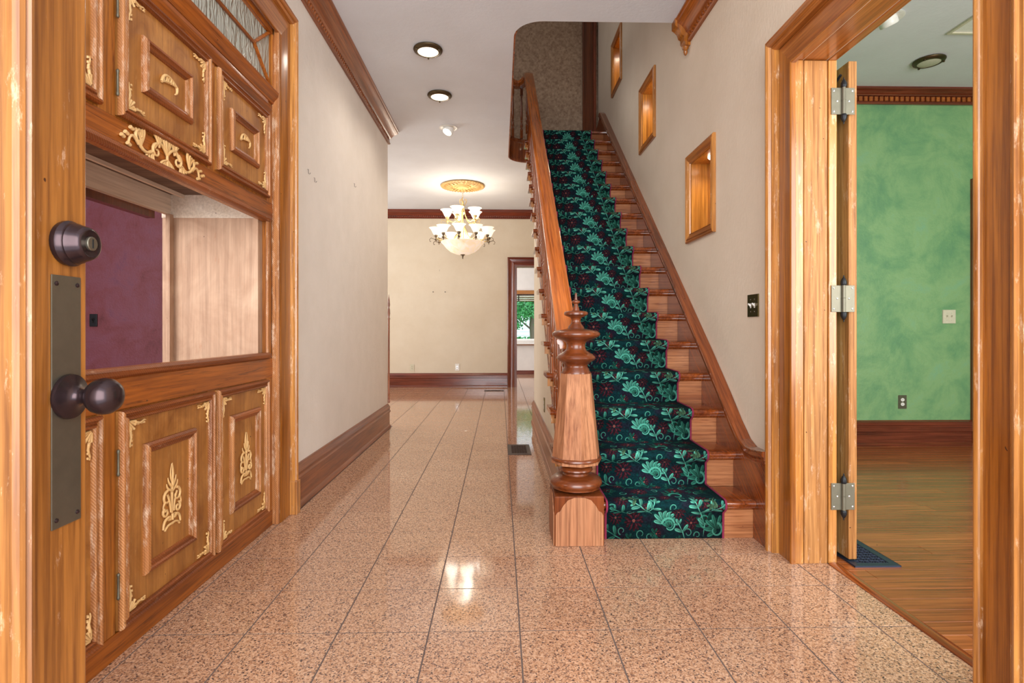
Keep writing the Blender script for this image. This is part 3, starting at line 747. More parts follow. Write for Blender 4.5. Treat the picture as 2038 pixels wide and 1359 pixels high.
# ------------------------------------------------------------------ staircase
R_, T_ = .1886, .2305
stair = thing('staircase', (.8, 4.6, 0), 'straight wooden staircase with turned newel post and glossy handrail', 'staircase')
SX0, SX1 = .375, 1.2435
def nz(n): return n*R_
def ny(n): return 2.645+(n-1)*T_
def line(y, off=0): return .1886+(y-2.645)*R_/T_+off
for n in range(1, 18):
    a = ny(n); zt = nz(n)
    # tread with rounded nose and scotia; runs past the string at the left
    pf = [(a+.012, zt), (a+.004, zt-.004), (a, zt-.012), (a, zt-.018), (a+.005, zt-.026), (a+.014, zt-.028), (a+T_+.03, zt-.028), (a+T_+.03, zt)]
    M().prism([pf], lambda u, v, h: (h, u, v), .285, SX1).build('tread', CHER, stair, smooth=40)
    M().prism([[(a+.018, zt-.0285), (a+.018, zt-.036), (a+.028, zt-.046), (a+.034, zt-.05), (a+.0345, zt-.0285)]], lambda u, v, h: (h, u, v), .31, SX1).build('scotia', CHER, stair, smooth=40)
for n in range(1, 19):
    y = 2.68+(n-1)*T_
    B(SX0-.03, SX1, y, y+.02, nz(n-1)+(.0005), nz(n)-.0285).build('riser', RISER, stair)
# landing nosing
a = ny(18); zt = F2+.002
M().prism([[(a+.012, zt), (a+.004, zt-.004), (a, zt-.012), (a+.005, zt-.026), (a+.014, zt-.028), (a+.07, zt-.028), (a+.07, zt)]], lambda u, v, h: (h, u, v), .36, SX1).build('landing_nosing', CHER, stair, smooth=40)
# wall skirt board with moulded cap
sk = [(2.552, .452), (2.66, .436), (2.73, .436), (2.80, .462), (2.90, .540), (3.05, .676)]
top = sk+[(3.3, .888), (6.70, 3.655), (6.775, 3.700), (6.84, 3.690), (7.0, 3.62), (7.24, 3.60)]
bot = [(7.24, F2+.001), (6.80, F2+.001), (6.6, 3.20), (2.90, .15), (2.75, .0), (2.552, 0)]
M().prism([top+bot], YZ, 1.2440, 1.2885).build('skirt_board', CHER_S, stair)
M().mould(top[:-2], [(-.062, 0), (-.062, .004), (-.056, .008), (-.046, .006), (-.040, .012), (-.030, .010), (-.024, .018), (-.008, .022), (0, .018), (0, 0)], lambda u, v, h: (1.2435-h, u, v)).build('skirt_cap', CHER_S, stair, smooth=35)
# outer string with lower moulding, brackets, soffit
M().prism([[(2.86, .10), (6.62, line(6.62, -.20)), (6.62, line(6.62, -.035)), (2.72, line(2.72, -.035)), (2.72, .001), (2.80, .001)]], YZ, .335, .3735).build('outer_string', CHER_S, stair)
M().mould([(2.88, line(2.88, -.235)), (6.62, line(6.62, -.235))], [(0, 0), (.03, 0), (.03, .012), (.018, .018), (.010, .012), (0, .014)], lambda u, v, h: (.3735-.038-h, u, v)).build('string_moulding', CHER, stair, smooth=35)
M().prism([[(2.95, line(2.95, -.26)), (6.62, line(6.62, -.26)), (6.62, line(6.62, -.23)), (2.95, line(2.95, -.23))]], YZ, .376, SX1).build('stair_soffit', CHER, stair)
br = None
for n in range(1, 18):
    y = ny(n)+.035; z = nz(n)-.029
    if br is None:
        k = M().prism([[(0, 0), (.19, 0), (.19, -.03), (.15, -.045), (.13, -.075), (.10, -.055), (.075, -.085), (.05, -.06), (.03, -.10), (0, -.115)]], YZ, .322, .3345)
        for i, q in enumerate((.0, .018, .036)): k.box(.292+i*.006, .334, q, q+.010, -.05+i*.004, -.001)
        br = k.build('bracket', FIR_Z, stair, bevel=.001); base_ = Vector(stair['_loc'])
        br.location = Vector((0, y, z)); 
        for v in br.data.vertices: v.co += base_
        br.location = Vector((0, y, z))-base_
    else: part_copy(br, stair, Vector((0, y, z))-base_)
# balusters
def baluster(h):
    k = M(); s = .017
    k.box(-s, s, -s, s, 0, .10)
    k.lathe([(.012, .10), (.016, .108), (.016, .116), (.009, .122), (.013, .135), (.017, .16), (.014, .185), (.009, .20), (.014, .207), (.014, .215), (.010, .222), (.015, .24), (.0165, .30), (.011, h-.16), (.009, h-.13), (.014, h-.123), (.014, h-.113), (.009, h-.107), (.012, h-.10)], n=10)
    k.box(-s, s, -s, s, h-.10, h)
    return k
RT = .69
def railz(y): return line(y, RT)
b1 = b2 = None
for n in range(1, 18):
    for q, h in ((.062, .652), (.177, .746)):
        if n == 1 and q < .1: continue
        loc = Vector((.335, ny(n)+q, nz(n)))-base_
        src = b1 if q < .1 else b2
        if src is None:
            o = baluster(h).build('baluster', CHER_Z, None, smooth=40); o.parent = stair; o.location = loc
            if q < .1: b1 = o
            else: b2 = o
        else: part_copy(src, stair, loc)
# handrail: swept profile (x offset, z offset)
HRP = [(-.036, -.080), (-.040, -.060), (-.050, -.052), (-.053, -.040), (-.048, -.030), (-.053, -.022), (-.052, -.010), (-.040, -.002), (0, .003), (.040, -.002), (.052, -.010), (.053, -.022), (.048, -.030), (.053, -.040), (.050, -.052), (.040, -.060), (.036, -.080)]
def sweep3(path, prof):
    k = M(); V = []; n = len(prof); m = len(path); P_ = [Vector(p) for p in path]
    for i, p in enumerate(P_):
        t = P_[min(i+1, m-1)]-P_[max(i-1, 0)]; th = Vector((t.x, t.y, 0)).normalized(); side = Vector((th.y, -th.x, 0))
        for d, h in prof: V.append(p+side*d+Vector((0, 0, h)))
    F = [(i*n+a, i*n+(a+1) % n, (i+1)*n+(a+1) % n, (i+1)*n+a) for i in range(m-1) for a in range(n)]
    F += [tuple(range(n)), tuple(range((m-1)*n, m*n))[::-1]]
    return k.add(V, F)
RX = .342
LZ = 4.135
path = [(RX, y, railz(y)) for y in np.linspace(2.80, 6.40, 12)]+[(RX, 6.52, railz(6.52)-.004), (RX, 6.60, 4.105), (RX-.002, 6.68, 4.128), (RX-.012, 6.76, LZ), (RX-.035, 6.84, LZ), (RX-.08, 6.905, LZ), (RX-.13, 6.915, LZ), (RX-.19, 6.88, LZ), (RX-.235, 6.80, LZ), (RX-.25, 6.70, LZ), (RX-.252, 6.5, LZ), (RX-.252, 4.1, LZ), (RX-.235, 3.98, LZ), (RX-.19, 3.9, LZ), (RX-.1, 3.86, LZ), (1.28, 3.86, LZ)]
sweep3(path, HRP).build('handrail', RAILW, stair, smooth=50)
# gallery balusters on the landing curb
hb = baluster(.64)
gb = hb.build('gallery_baluster', CHER_Z, None, smooth=40); gb.parent = stair
gp = [(.335, 6.72), (.275, 6.90), (.165, 6.86), (.095, 6.70)]+[(.09, 6.58-.12*i) for i in range(20)]
for i, (x, y) in enumerate(gp):
    loc = Vector((x-.005, y, F2+.02))-base_
    if i == 0: gb.location = loc
    else: part_copy(gb, stair, loc)
# newel post
NX, NY = .375, 2.712
nw = M().box(NX-.118, NX+.118, NY-.118, NY+.118, 0, .235).build('newel_post', NEWELB, stair, bevel=.006)
def cv(v): return 1.205-(v-55)*.000981
prof = [(55, 2), (62, 6), (70, 5), (92, 8), (97, 20), (101, 22), (106, 20), (112, 10), (125, 13), (135, 16), (145, 18), (150, 55), (156, 60), (166, 59), (172, 50), (180, 28), (195, 22), (210, 26), (225, 38), (235, 42), (241, 70), (246, 104), (254, 116), (262, 121), (272, 118), (282, 102), (291, 80), (297, 62), (305, 50), (318, 46), (336, 48), (346, 54), (355, 68), (364, 84), (374, 95), (384, 98), (394, 90), (403, 76), (412, 64), (420, 58), (430, 60), (437, 66), (445, 68), (455, 74), (460, 74)]
M().lathe([(r*.000981, cv(v)) for v, r in prof][::-1], (NX, NY, 0), n=32).build('turned_cap', NEWELD, nw, smooth=50)
M().lathe([(120*.000981*1.04, cv(905)), (75*.000981*1.05, cv(459))], (NX, NY, 0), n=8, tw=.12).build('octagonal_shaft', NEWEL, nw)
prof2 = [(903, 122), (908, 127), (917, 127), (924, 118), (930, 76), (938, 64), (948, 62), (956, 70), (964, 82), (974, 84), (982, 76), (990, 62), (998, 66), (1002, 96), (1010, 112), (1022, 126), (1036, 131), (1048, 128), (1056, 120), (1064, 120)]
M().lathe([(r*.000981, .251-(v-1064)*.00094) for v, r in prof2][::-1], (NX, NY, 0), n=32).build('turned_base', NEWELD, nw, smooth=50)
arch = [(-.113, .0), (.113, .0), (.113, .145), (.106, .158), (.092, .165), (.078, .19), (.055, .217), (.025, .228), (-.025, .228), (-.055, .217), (-.078, .19), (-.092, .165), (-.106, .158), (-.113, .145)]
M().prism([[(NX+u, v+.001) for u, v in arch]], XZ, NY-.1225, NY-.1175).build('arched_face', NEWEL, nw, bevel=.001)
M().prism([[(NY+u, v+.001) for u, v in arch]], YZ, NX-.1225, NX-.1175).build('arched_face', NEWEL, nw, bevel=.001)

# under-stair wall
o = M().prism([[(2.86, 0), (6.04, 0), (6.04, line(6.04, -.262)), (3.06, line(3.06, -.262)), (2.86, .06)]], YZ, .375, .46).build('wall_stairs', WALLW)
st(o, 'cream wall panel under the staircase', 'wall')

# ------------------------------------------------------------------ stair runner with woven acanthus pattern
def carpet_image():
    W, H = 768, 560
    rng = np.random.RandomState(3)
    yy, xx = np.mgrid[0:H, 0:W].astype(np.float32)
    def sm(n, seed):
        r = np.random.RandomState(seed); g = r.rand(n, n); g = np.pad(g, ((0, 1), (0, 1)), mode='wrap')
        fy, fx = yy/H*n, xx/W*n; iy, ix = fy.astype(int) % n, fx.astype(int) % n; ty, tx = fy-np.floor(fy), fx-np.floor(fx)
        ty = ty*ty*(3-2*ty); tx = tx*tx*(3-2*tx)
        return (g[iy, ix]*(1-ty)*(1-tx)+g[iy+1, ix]*ty*(1-tx)+g[iy, ix+1]*(1-ty)*tx+g[iy+1, ix+1]*ty*tx)
    n1 = sm(9, 1); n2 = sm(30, 2); n3 = sm(90, 5)
    img = np.zeros((H, W, 3), np.float32)
    a, b, c = np.array((8, 40, 44)), np.array((30, 24, 38)), np.array((6, 64, 58))
    t = np.clip((n1-.3)*2, 0, 1)[..., None]; img[:] = a*(1-t)+b*t
    t = np.clip((n2-.6)*3, 0, 1)[..., None]; img[:] = img*(1-t*.7)+c*t*.7
    img *= (.75+.5*n3)[..., None]
    def wrap(cx, cy, R):
        for ox in (0,):
            for oy in (-H, 0, H):
                if -R < cy+oy < H+R: yield cx+ox, cy+oy
    def blob(cx, cy, ang, L, Wd, col, edge=.55, vein=True):
        """tear-drop lobe with darker rim and centre vein"""
        R = L*1.2+6
        for X0, Y0_ in wrap(cx, cy, R):
            x0, x1 = int(max(0, X0-R)), int(min(W, X0+R)); y0, y1 = int(max(0, Y0_-R)), int(min(H, Y0_+R))
            if x1 <= x0 or y1 <= y0: continue
            dx = xx[y0:y1, x0:x1]-X0; dy = yy[y0:y1, x0:x1]-Y0_
            u = (dx*math.cos(ang)+dy*math.sin(ang))/L; v = (-dx*math.sin(ang)+dy*math.cos(ang))/Wd
            w_ = np.sqrt(np.clip(u, 0, 1)*np.clip(1-u, 0, 1))*2*(.65+.35*u)
            d = np.abs(v)/np.maximum(w_, 1e-3); m = (d < 1) & (u > 0) & (u < 1)
            sh = .62+.5*np.clip(u, 0, 1)-.35*np.clip(v/np.maximum(w_, 1e-3), -1, 1)*.6
            sh = np.where(d > .80, sh*edge, sh)
            if vein: sh = np.where(np.abs(v) < .10, sh*.6, sh)
            pat = img[y0:y1, x0:x1]; pat[m] = np.clip(np.array(col)*sh[m][:, None], 0, 255)
    def acanthus(pts, s, col):
        """lobed leaf along a polyline; lobes alternate outward, growing then shrinking"""
        n = len(pts); s *= .80
        for i in range(1, n):
            (x0, y0), (x1, y1) = pts[i-1], pts[i]; ang = math.atan2(y1-y0, x1-x0); f = math.sin(PI*min(1, (i+.6)/(n+.2)))*.9+.25
            for sd in (1, -1):
                blob(x1, y1, ang+sd*.95, s*f, s*.24*f, col)
        (x0, y0), (x1, y1) = pts[-2], pts[-1]; blob(x1, y1, math.atan2(y1-y0, x1-x0), s*.8, s*.26, col)
        for i in range(1, n):
            (x0, y0), (x1, y1) = pts[i-1], pts[i]; blob(x0, y0, math.atan2(y1-y0, x1-x0), math.hypot(x1-x0, y1-y0)*1.25, 3.5, tuple(q*1.1 for q in col), 1, False)
    def fan(cx, cy, a0, a1, n, r0, L, col):
        for i in range(n):
            a_ = a0+(a1-a0)*i/(n-1); blob(cx+r0*math.cos(a_), cy+r0*math.sin(a_), a_+.5, L*(.75+.25*math.sin(PI*i/(n-1))), L*.17, col)
    def curl(cx, cy, r, a0, a1, wdt, col):
        for X0, Y0_ in wrap(cx, cy, r+8):
            for i in range(46):
                f = i/45; a_ = a0+(a1-a0)*f; rr = r*(1-.55*f); px, py = X0+rr*math.cos(a_), Y0_+rr*math.sin(a_); q = wdt*(1-.5*f)
                x0, x1, y0, y1 = int(max(0, px-q)), int(min(W, px+q+1)), int(max(0, py-q)), int(min(H, py+q+1))
                if x1 <= x0 or y1 <= y0: continue
                m = (xx[y0:y1, x0:x1]-px)**2+(yy[y0:y1, x0:x1]-py)**2 < q*q; p = img[y0:y1, x0:x1]; p[m] = col
    def flower(cx, cy, r, col=(76, 34, 44)):
        r *= .74
        for ring, k in ((1, 13), (.66, 9), (.34, 6)):
            for i in range(k):
                a_ = 2*PI*i/k+ring*3; blob(cx+r*ring*.55*math.cos(a_), cy+r*ring*.55*math.sin(a_), a_, r*.42, r*.15, tuple(q*(1.25-.45*ring) for q in col), .3, False)
        for i in range(6):
            a_ = 2*PI*i/6; blob(cx, cy, a_, r*.16, r*.05, (176, 96, 84), 1, False)
    A1, A2, A3, A4 = (88, 176, 154), (58, 138, 118), (26, 84, 72), (78, 116, 88)
    for (x, y, r) in ((180, 440, 88), (60, 420, 62), (475, 385, 66), (560, 455, 64), (640, 430, 50), (330, 520, 46), (620, 285, 84), (90, 270, 66), (390, 240, 46), (250, 120, 80), (500, 110, 76), (40, 90, 60), (700, 60, 60), (400, 30, 44), (130, 10, 50), (590, 10, 44), (250, 330, 44), (740, 340, 44)): flower(x, y, r)
    for (x, y, r, a_) in ((150, 372, 26, 0), (225, 520, 28, 2), (285, 535, 24, 1), (540, 515, 26, 4), (600, 528, 22, 3), (100, 500, 24, 2), (500, 262, 28, 1), (560, 250, 24, 5), (430, 330, 24, 2.5), (30, 330, 26, 4), (690, 270, 22, 0), (310, 250, 26, 3), (200, 220, 24, 1), (640, 150, 28, 2), (130, 150, 26, 0), (360, 110, 24, 4), (560, 60, 24, 1)):
        curl(x, y, r, a_, a_+5.2, 4, (66, 138, 120))
    # right upright leaf with a branch to the corner
    fan(660, 470, PI*.85, PI*1.9, 6, 8, 84, A3); curl(655, 440, 54, .4, 5.3, 8, A2)
    acanthus([(640, 540), (650, 470), (625, 400), (590, 330), (575, 300)], 78, A1)
    acanthus([(640, 400), (690, 355), (745, 330)], 76, A1)
    fan(735, 500, PI*.7, PI*1.6, 6, 6, 96, A2); curl(725, 500, 44, PI*1.6, PI*3.1, 7, A1)
    # big scroll leaf
    fan(390, 455, PI*.92, PI*1.62, 6, 12, 90, A1); fan(425, 480, PI*1.0, PI*1.5, 4, 10, 74, A2); curl(415, 470, 50, PI*1.1, PI*2.75, 7, A1); curl(415, 470, 30, PI*1.1, PI*2.6, 5, A2)
    # left pair pointing up
    acanthus([(300, 400), (260, 360), (215, 320), (180, 300)], 74, A1)
    acanthus([(255, 385), (290, 340), (305, 300)], 66, A1)
    acanthus([(140, 400), (100, 370), (50, 345)], 66, A2)
    acanthus([(520, 560), (505, 510), (480, 465)], 62, A1)
    acanthus([(120, 560), (60, 530), (10, 500)], 70, A2); acanthus([(230, 590), (300, 570), (370, 560)], 58, A3)
    # tread part
    acanthus([(720, 230), (690, 280), (680, 310)], 62, A4)
    acanthus([(260, 250), (190, 262), (130, 250)], 62, A4)
    fan(470, 190, PI*.9, PI*1.6, 5, 12, 84, A3); curl(480, 200, 48, PI, PI*2.7, 8, A2)
    acanthus([(60, 210), (40, 160), (60, 110)], 66, A3)
    acanthus([(720, 190), (680, 150), (610, 130)], 68, A3)
    acanthus([(330, 60), (350, 10), (320, -40)], 60, A3)
    acanthus([(150, 90), (180, 40), (150, -10)], 62, A3)
    acanthus([(560, 90), (600, 50), (660, 30)], 58, A3)
    acanthus([(430, 80), (470, 50), (480, 0)], 48, A3)
    sp = rng.rand(H, W).astype(np.float32); img *= (.80+.34*sp)[..., None]
    # black-red speckle
    m = rng.rand(H, W) > .975; img[m] = img[m]*.5+np.array((50, 16, 24))*.5
    im = bpy.data.images.new('carpet_weave', W, H); px = np.ones((H, W, 4), np.float32); px[..., :3] = np.clip(img, 0, 255)[::-1]/255
    im.pixels.foreach_set(px.ravel()); im.update(); im.pack(); return im
k = NT('acanthus_runner_weave')
tex = k.n('ShaderNodeTexImage'); tex.image = carpet_image(); uvn = k.n('ShaderNodeUVMap'); k.l(uvn.outputs[0], tex.inputs[0])
f = k.noise(k.pos, 500, 2, .5); k.bump(f, .6, .002)
CARPET = k.done(tex.outputs[0], .95, 0, 0, .08)
def runner_profile():
    P_ = [(2.674, .0025)]; th = .009
    for n in range(1, 19):
        a = ny(n); z = nz(n); ry = 2.68+(n-1)*T_
        zb = nz(n-1)
        if n > 1: P_ += [(ry-th-.004, zb+th+.004), (ry-th, zb+th+.012)]
        P_ += [(ry-th, z-.060), (a-th+.012, z-.044), (a-th, z-.028), (a-th-.002, z-.010), (a-th+.006, z+th-.004), (a+.012, z+th)]
    P_ += [(7.20, F2+th)]
    # drop duplicates that step backwards
    return P_
pp = runner_profile(); NXs = 1
L = [0]
for i in range(1, len(pp)): L.append(L[-1]+math.hypot(pp[i][0]-pp[i-1][0], pp[i][1]-pp[i-1][1]))
per = (L[-1]-.62)/17.45
def runner_mesh(x0, x1):
    m = M(); th = .006; V = []; n = len(pp)
    for (y, z) in pp: V += [(x0, y, z), (x1, y, z)]
    F = [(2*i, 2*i+1, 2*i+3, 2*i+2) for i in range(n-1)]
    m.add(V, F); return m
rn = thing('stair_runner', (.8, 4.6, 0), 'dark teal carpet runner with leaves and red flowers down the stairs', 'carpet runner')
me_o = runner_mesh(.518, 1.088).build('runner_carpet', CARPET, rn, smooth=70, fixn=False)
me = me_o.data; uv = me.uv_layers.new(name='UVMap')
for lp in me.loops:
    i = lp.vertex_index; uv.data[lp.index].uv = ((i % 2), (L[i//2]/per) + .02)
sol = me_o.modifiers.new('thick', 'SOLIDIFY'); sol.thickness = .006; sol.offset = -1
for x in (.514, 1.092): M().tube([(x, y, z) for y, z in pp], .0055, 6).build('edge_binding', BIND, rn, smooth=60)

# ------------------------------------------------------------------ niches
for (a, b, c, d), lab in zip(NI, ('lowest lit wooden wall niche beside the stairs', 'middle lit wooden wall niche beside the stairs', 'highest lit wooden wall niche near the top of the stairs')):
    nt = thing('wall_niche', (1.30, (a+b)/2, c), lab, 'niche', 'lit niches climbing beside the stairs')
    B(1.425, 1.4385, a+.001, b-.001, c+.001, d-.001).build('back_panel', NICHE, nt)
    B(1.292, 1.4245, a+.001, a+.012, c+.001, d-.001).build('side_panel', NICHE, nt); B(1.292, 1.4245, b-.012, b-.001, c+.001, d-.001).build('side_panel', NICHE, nt)
    B(1.292, 1.4245, a+.013, b-.013, c+.001, c+.012).build('bottom_panel', NICHE, nt); B(1.292, 1.4245, a+.013, b-.013, d-.012, d-.001).build('top_panel', NICHE, nt)
    NP = lambda u, v, h: (1.2895-h, u, v)
    pr = [(0, 0), (0, .016), (.008, .022), (.018, .018), (.024, .022), (.040, .014), (.052, .008), (.058, .012), (.062, .004), (.062, 0)]
    e = .052; pl_ = [(a-e, c-e), (b+e, c-e), (b+e, d+e), (a-e, d+e)]; sg = [(1, 1), (-1, 1), (-1, -1), (1, -1)]
    for i in range(4):
        p, q = pl_[i], pl_[(i+1) % 4]; s1, s2 = sg[i], sg[(i+1) % 4]; m = len(pr)
        V = [NP(p[0]+s1[0]*dd, p[1]+s1[1]*dd, h) for dd, h in pr]+[NP(q[0]+s2[0]*dd, q[1]+s2[1]*dd, h) for dd, h in pr]
        F = [(t, (t+1) % m, (t+1) % m+m, t+m) for t in range(m)]+[tuple(range(m)), tuple(range(m, 2*m))[::-1]]
        M().add(V, F).build('frame_moulding', FIR_Y if i % 2 == 0 else FIR_Z, nt, smooth=35)
    M().lathe([(.034, 0), (.034, -.012), (.028, -.018), (.024, -.018)], (1.37, (a+b)/2, d-.0125), n=16).build('puck_light', LAMPW, nt, smooth=40)
    spot('niche_lamp', (1.37, (a+b)/2, d-.036), 5, 150)

# ------------------------------------------------------------------ ceiling fixtures
def disc_light(x, y, lab, lit=True):
    t = thing('ceiling_light', (x, y, CZ), lab, 'ceiling light')
    M().lathe([(.09, 0), (.108, -.004), (.110, -.010), (.106, -.018), (.092, -.026), (.079, -.028), (.077, -.012)], (x, y, CZ), n=32).build('trim_ring', FIXT, t, smooth=40)
    M().lathe([(.0775, -.012), (.0775, -.025), (.06, -.030), (.03, -.033), (.001, -.034)], (x, y, CZ), n=28).build('diffuser', LAMP if lit else OFFG, t, smooth=60)
    for k_ in range(3):
        a_ = 2*PI*k_/3+PI/2+.1; cx_, cy_ = x+.094*math.cos(a_), y+.094*math.sin(a_)
        M().box(cx_-.006, cx_+.006, cy_-.006, cy_+.006, CZ-.034, CZ-.018).build('clip', FIXT, t, bevel=.002)
    if lit: spot('ceiling_lamp', (x, y, CZ-.05), 26, 150, (1, .9, .78), .07)
disc_light(-.54, 4.147, 'nearest lit bronze-rimmed round ceiling light in the hall')
disc_light(-.541, 4.953, 'second lit bronze-rimmed round ceiling light in the hall')
disc_light(3.355, 4.235, 'unlit dark round ceiling light in the green room', False)
def gimbal(x, y, lab, rot):
    t = thing('spot_light', (x, y, CZ), lab, 'ceiling light')
    M().lathe([(.066, -.0), (.094, -.001), (.096, -.004), (.07, -.008), (.062, -.004)], (x, y, CZ), n=28).build('trim_ring', WPLAST, t, smooth=40)
    cs = math.cos(rot); sn = math.sin(rot)
    k = M().lathe([(.05, .03), (.056, 0), (.056, -.025), (.050, -.03), (.046, -.026)], (0, 0, 0), n=24)
    def tilt(m):
        out = []
        for (a, b, c) in m.v:
            th = .55; c2 = c*math.cos(th)-a*math.sin(th); a2 = a*math.cos(th)+c*math.sin(th)
            out.append((x+a2*cs-b*sn, y+a2*sn+b*cs, CZ-.028+c2))
        m.v = out; return m
    tilt(k).build('eyeball', WPLAST, t, smooth=50)
    tilt(M().lathe([(.047, -.0262), (.04, -.029), (.001, -.031)], (0, 0, 0), n=20)).build('lamp_face', LAMPW, t, smooth=60)
gimbal(-.541, 5.766, 'white tilted recessed spot light in the hall ceiling', PI*.25)
gimbal(2.62, 3.66, 'white tilted recessed spot light in the green room ceiling', PI*1.15)
spot('hall_spot_lamp', (-.56, 5.75, CZ-.08), 14, 120)
spot('green_room_spot_lamp', (2.60, 3.64, CZ-.08), 30, 130, (1, .95, .88))
hp = thing('ceiling_hatch', (3.5, 3.45, CZ), 'flat white ceiling hatch with tan trim in the green room', 'hatch')
M().prism([rect(3.172, 3.85, 3.0, 3.842), rect(3.192, 3.83, 3.02, 3.822)], XY, CZ-.014, CZ-.0005).build('hatch_trim', BEIGEP, hp)
B(3.193, 3.829, 3.021, 3.821, CZ-.006, CZ-.0005).build('hatch_panel', WPLAST, hp)

# ------------------------------------------------------------------ medallion and chandelier
HXc, HYc = -.545, 8.07
md = thing('ceiling_medallion', (HXc, HYc, CZ), 'gilded oval leaf medallion on the ceiling above the chandelier', 'medallion')
M().lathe([(.30, 0), (.315, -.008), (.318, -.016), (.305, -.024), (.28, -.020), (.12, -.022), (.115, -.034), (.10, -.036), (.095, -.028), (.085, -.030), (.08, -.042), (.05, -.046), (.001, -.046)], (HXc, HYc, CZ), n=48).build('disc', MEDAL, md, smooth=50)
k = M()
for i in range(44):
    a_ = 2*PI*i/44; k.tube([(HXc+.30*math.cos(a_), HYc+.30*math.sin(a_), CZ-.022), (HXc+.318*math.cos(a_+.05), HYc+.318*math.sin(a_+.05), CZ-.014)], [.011, .008], 5)
for i in range(22):
    a_ = 2*PI*i/22
    for s_ in (-1, 0, 1):
        k.tube([(HXc+.14*math.cos(a_), HYc+.14*math.sin(a_), CZ-.022), (HXc+.20*math.cos(a_+s_*.04), HYc+.20*math.sin(a_+s_*.04), CZ-.034), (HXc+.27*math.cos(a_+s_*.085), HYc+.27*math.sin(a_+s_*.085), CZ-.022)], [.004, .009, .004], 5)
tag(k.build('leaf_relief', MEDAL, md, smooth=60), kind='stuff')
ch = thing('chandelier', (HXc, HYc, 2.06), 'two-tier gold chandelier with frosted bell shades and alabaster bowl', 'chandelier')
# chain
k = M()
for i in range(6):
    z0 = CZ-.05-i*.032; c_, s_ = (.008, 0) if i % 2 else (0, .008)
    k.tube([(HXc+c_*math.cos(t), HYc+s_*math.cos(t), z0-.019+.019*math.sin(t)) for t in np.linspace(0, 2*PI, 11)], .0028, 5, False)
k.build('chain', CHMET, ch, smooth=60)
M().lathe([(.001, 2.905), (.012, 2.90), (.018, 2.88), (.010, 2.86), (.008, 2.80), (.016, 2.77), (.009, 2.74), (.009, 2.60), (.022, 2.57), (.028, 2.54), (.014, 2.50), (.012, 2.36), (.03, 2.33), (.03, 2.31), (.001, 2.30)], (HXc, HYc, 0), n=14).build('column', CHMET, ch, smooth=40)
M().lathe([(.29, 2.288), (.315, 2.300), (.318, 2.295), (.285, 2.262), (.24, 2.205), (.18, 2.155), (.10, 2.122), (.001, 2.115)], (HXc, HYc, 0), n=40).build('bowl', BOWL, ch, smooth=60)
M().lathe([(.001, 2.118), (.035, 2.115), (.03, 2.105), (.012, 2.10), (.014, 2.085), (.006, 2.075), (.010, 2.065), (.001, 2.05)], (HXc, HYc, 0), n=14).build('bowl_finial', CHMETD, ch, smooth=40)
k = M()
for i in range(3):
    a_ = 2*PI*i/3+.4
    k.tube([(HXc+r*math.cos(a_), HYc+r*math.sin(a_), z) for r, z in ((.012, 2.80), (.03, 2.84), (.05, 2.875), (.062, 2.905), (.05, 2.93), (.035, 2.925), (.035, 2.905))], .006, 6)
k.build('top_scrolls', CHMET, ch, smooth=60)
def bell(c):   # frosted bell shade, opening up
    return M().lathe([(.028, 0), (.034, .006), (.046, .025), (.058, .05), (.070, .075), (.084, .092), (.100, .104), (.097, .105), (.080, .090), (.066, .073), (.054, .048), (.040, .022), (.026, .006)], c, n=24)
arm1 = arm2 = None
def arm(prof_pts, r_s, z_s, ang, dark):
    c_, s_ = math.sin(ang), -math.cos(ang)
    pr = lambda r, z: (HXc+r*c_, HYc+r*s_, z)
    a_ = M().tube([pr(r, z) for r, z in prof_pts], .0075, 6).build('arm', CHMET, ch, smooth=60)
    M().tube([pr(r, z) for r, z in ((r_s-.05, z_s-.05), (r_s-.02, z_s-.075), (r_s+.03, z_s-.06), (r_s+.07, z_s-.045), (r_s+.095, z_s-.07), (r_s+.085, z_s-.10), (r_s+.07, z_s-.095))], .0045, 5).build('scroll', CHMETD if dark else CHMET, a_, smooth=60)
    M().lathe([(.001, -.105), (.008, -.10), (.005, -.085), (.020, -.07), (.018, -.06), (.008, -.05), (.010, -.035), (.026, -.026), (.030, -.002), (.026, 0)], pr(r_s, z_s), n=12).build('lamp_cup', CHMETD if dark else CHMET, a_, smooth=40)
    bell(pr(r_s, z_s)).build('shade', SHADE, a_, smooth=60)
for i in range(10):
    arm([(.012, 2.56), (.04, 2.50), (.08, 2.40), (.14, 2.33), (.22, 2.305), (.30, 2.31), (.355, 2.325), (.39, 2.35)], .39, 2.385, math.radians(-4+36*i), True)
for i in range(5):
    arm([(.010, 2.86), (.025, 2.78), (.05, 2.68), (.09, 2.61), (.14, 2.585), (.19, 2.60), (.225, 2.63)], .225, 2.665, math.radians(-17+72*i), False)
point('chandelier_upper_glow', (HXc, HYc, 2.80), 9, (1, .91, .78), .15)
point('chandelier_lower_glow', (HXc, HYc-.05, 2.47), 20, (1, .91, .78), .25)

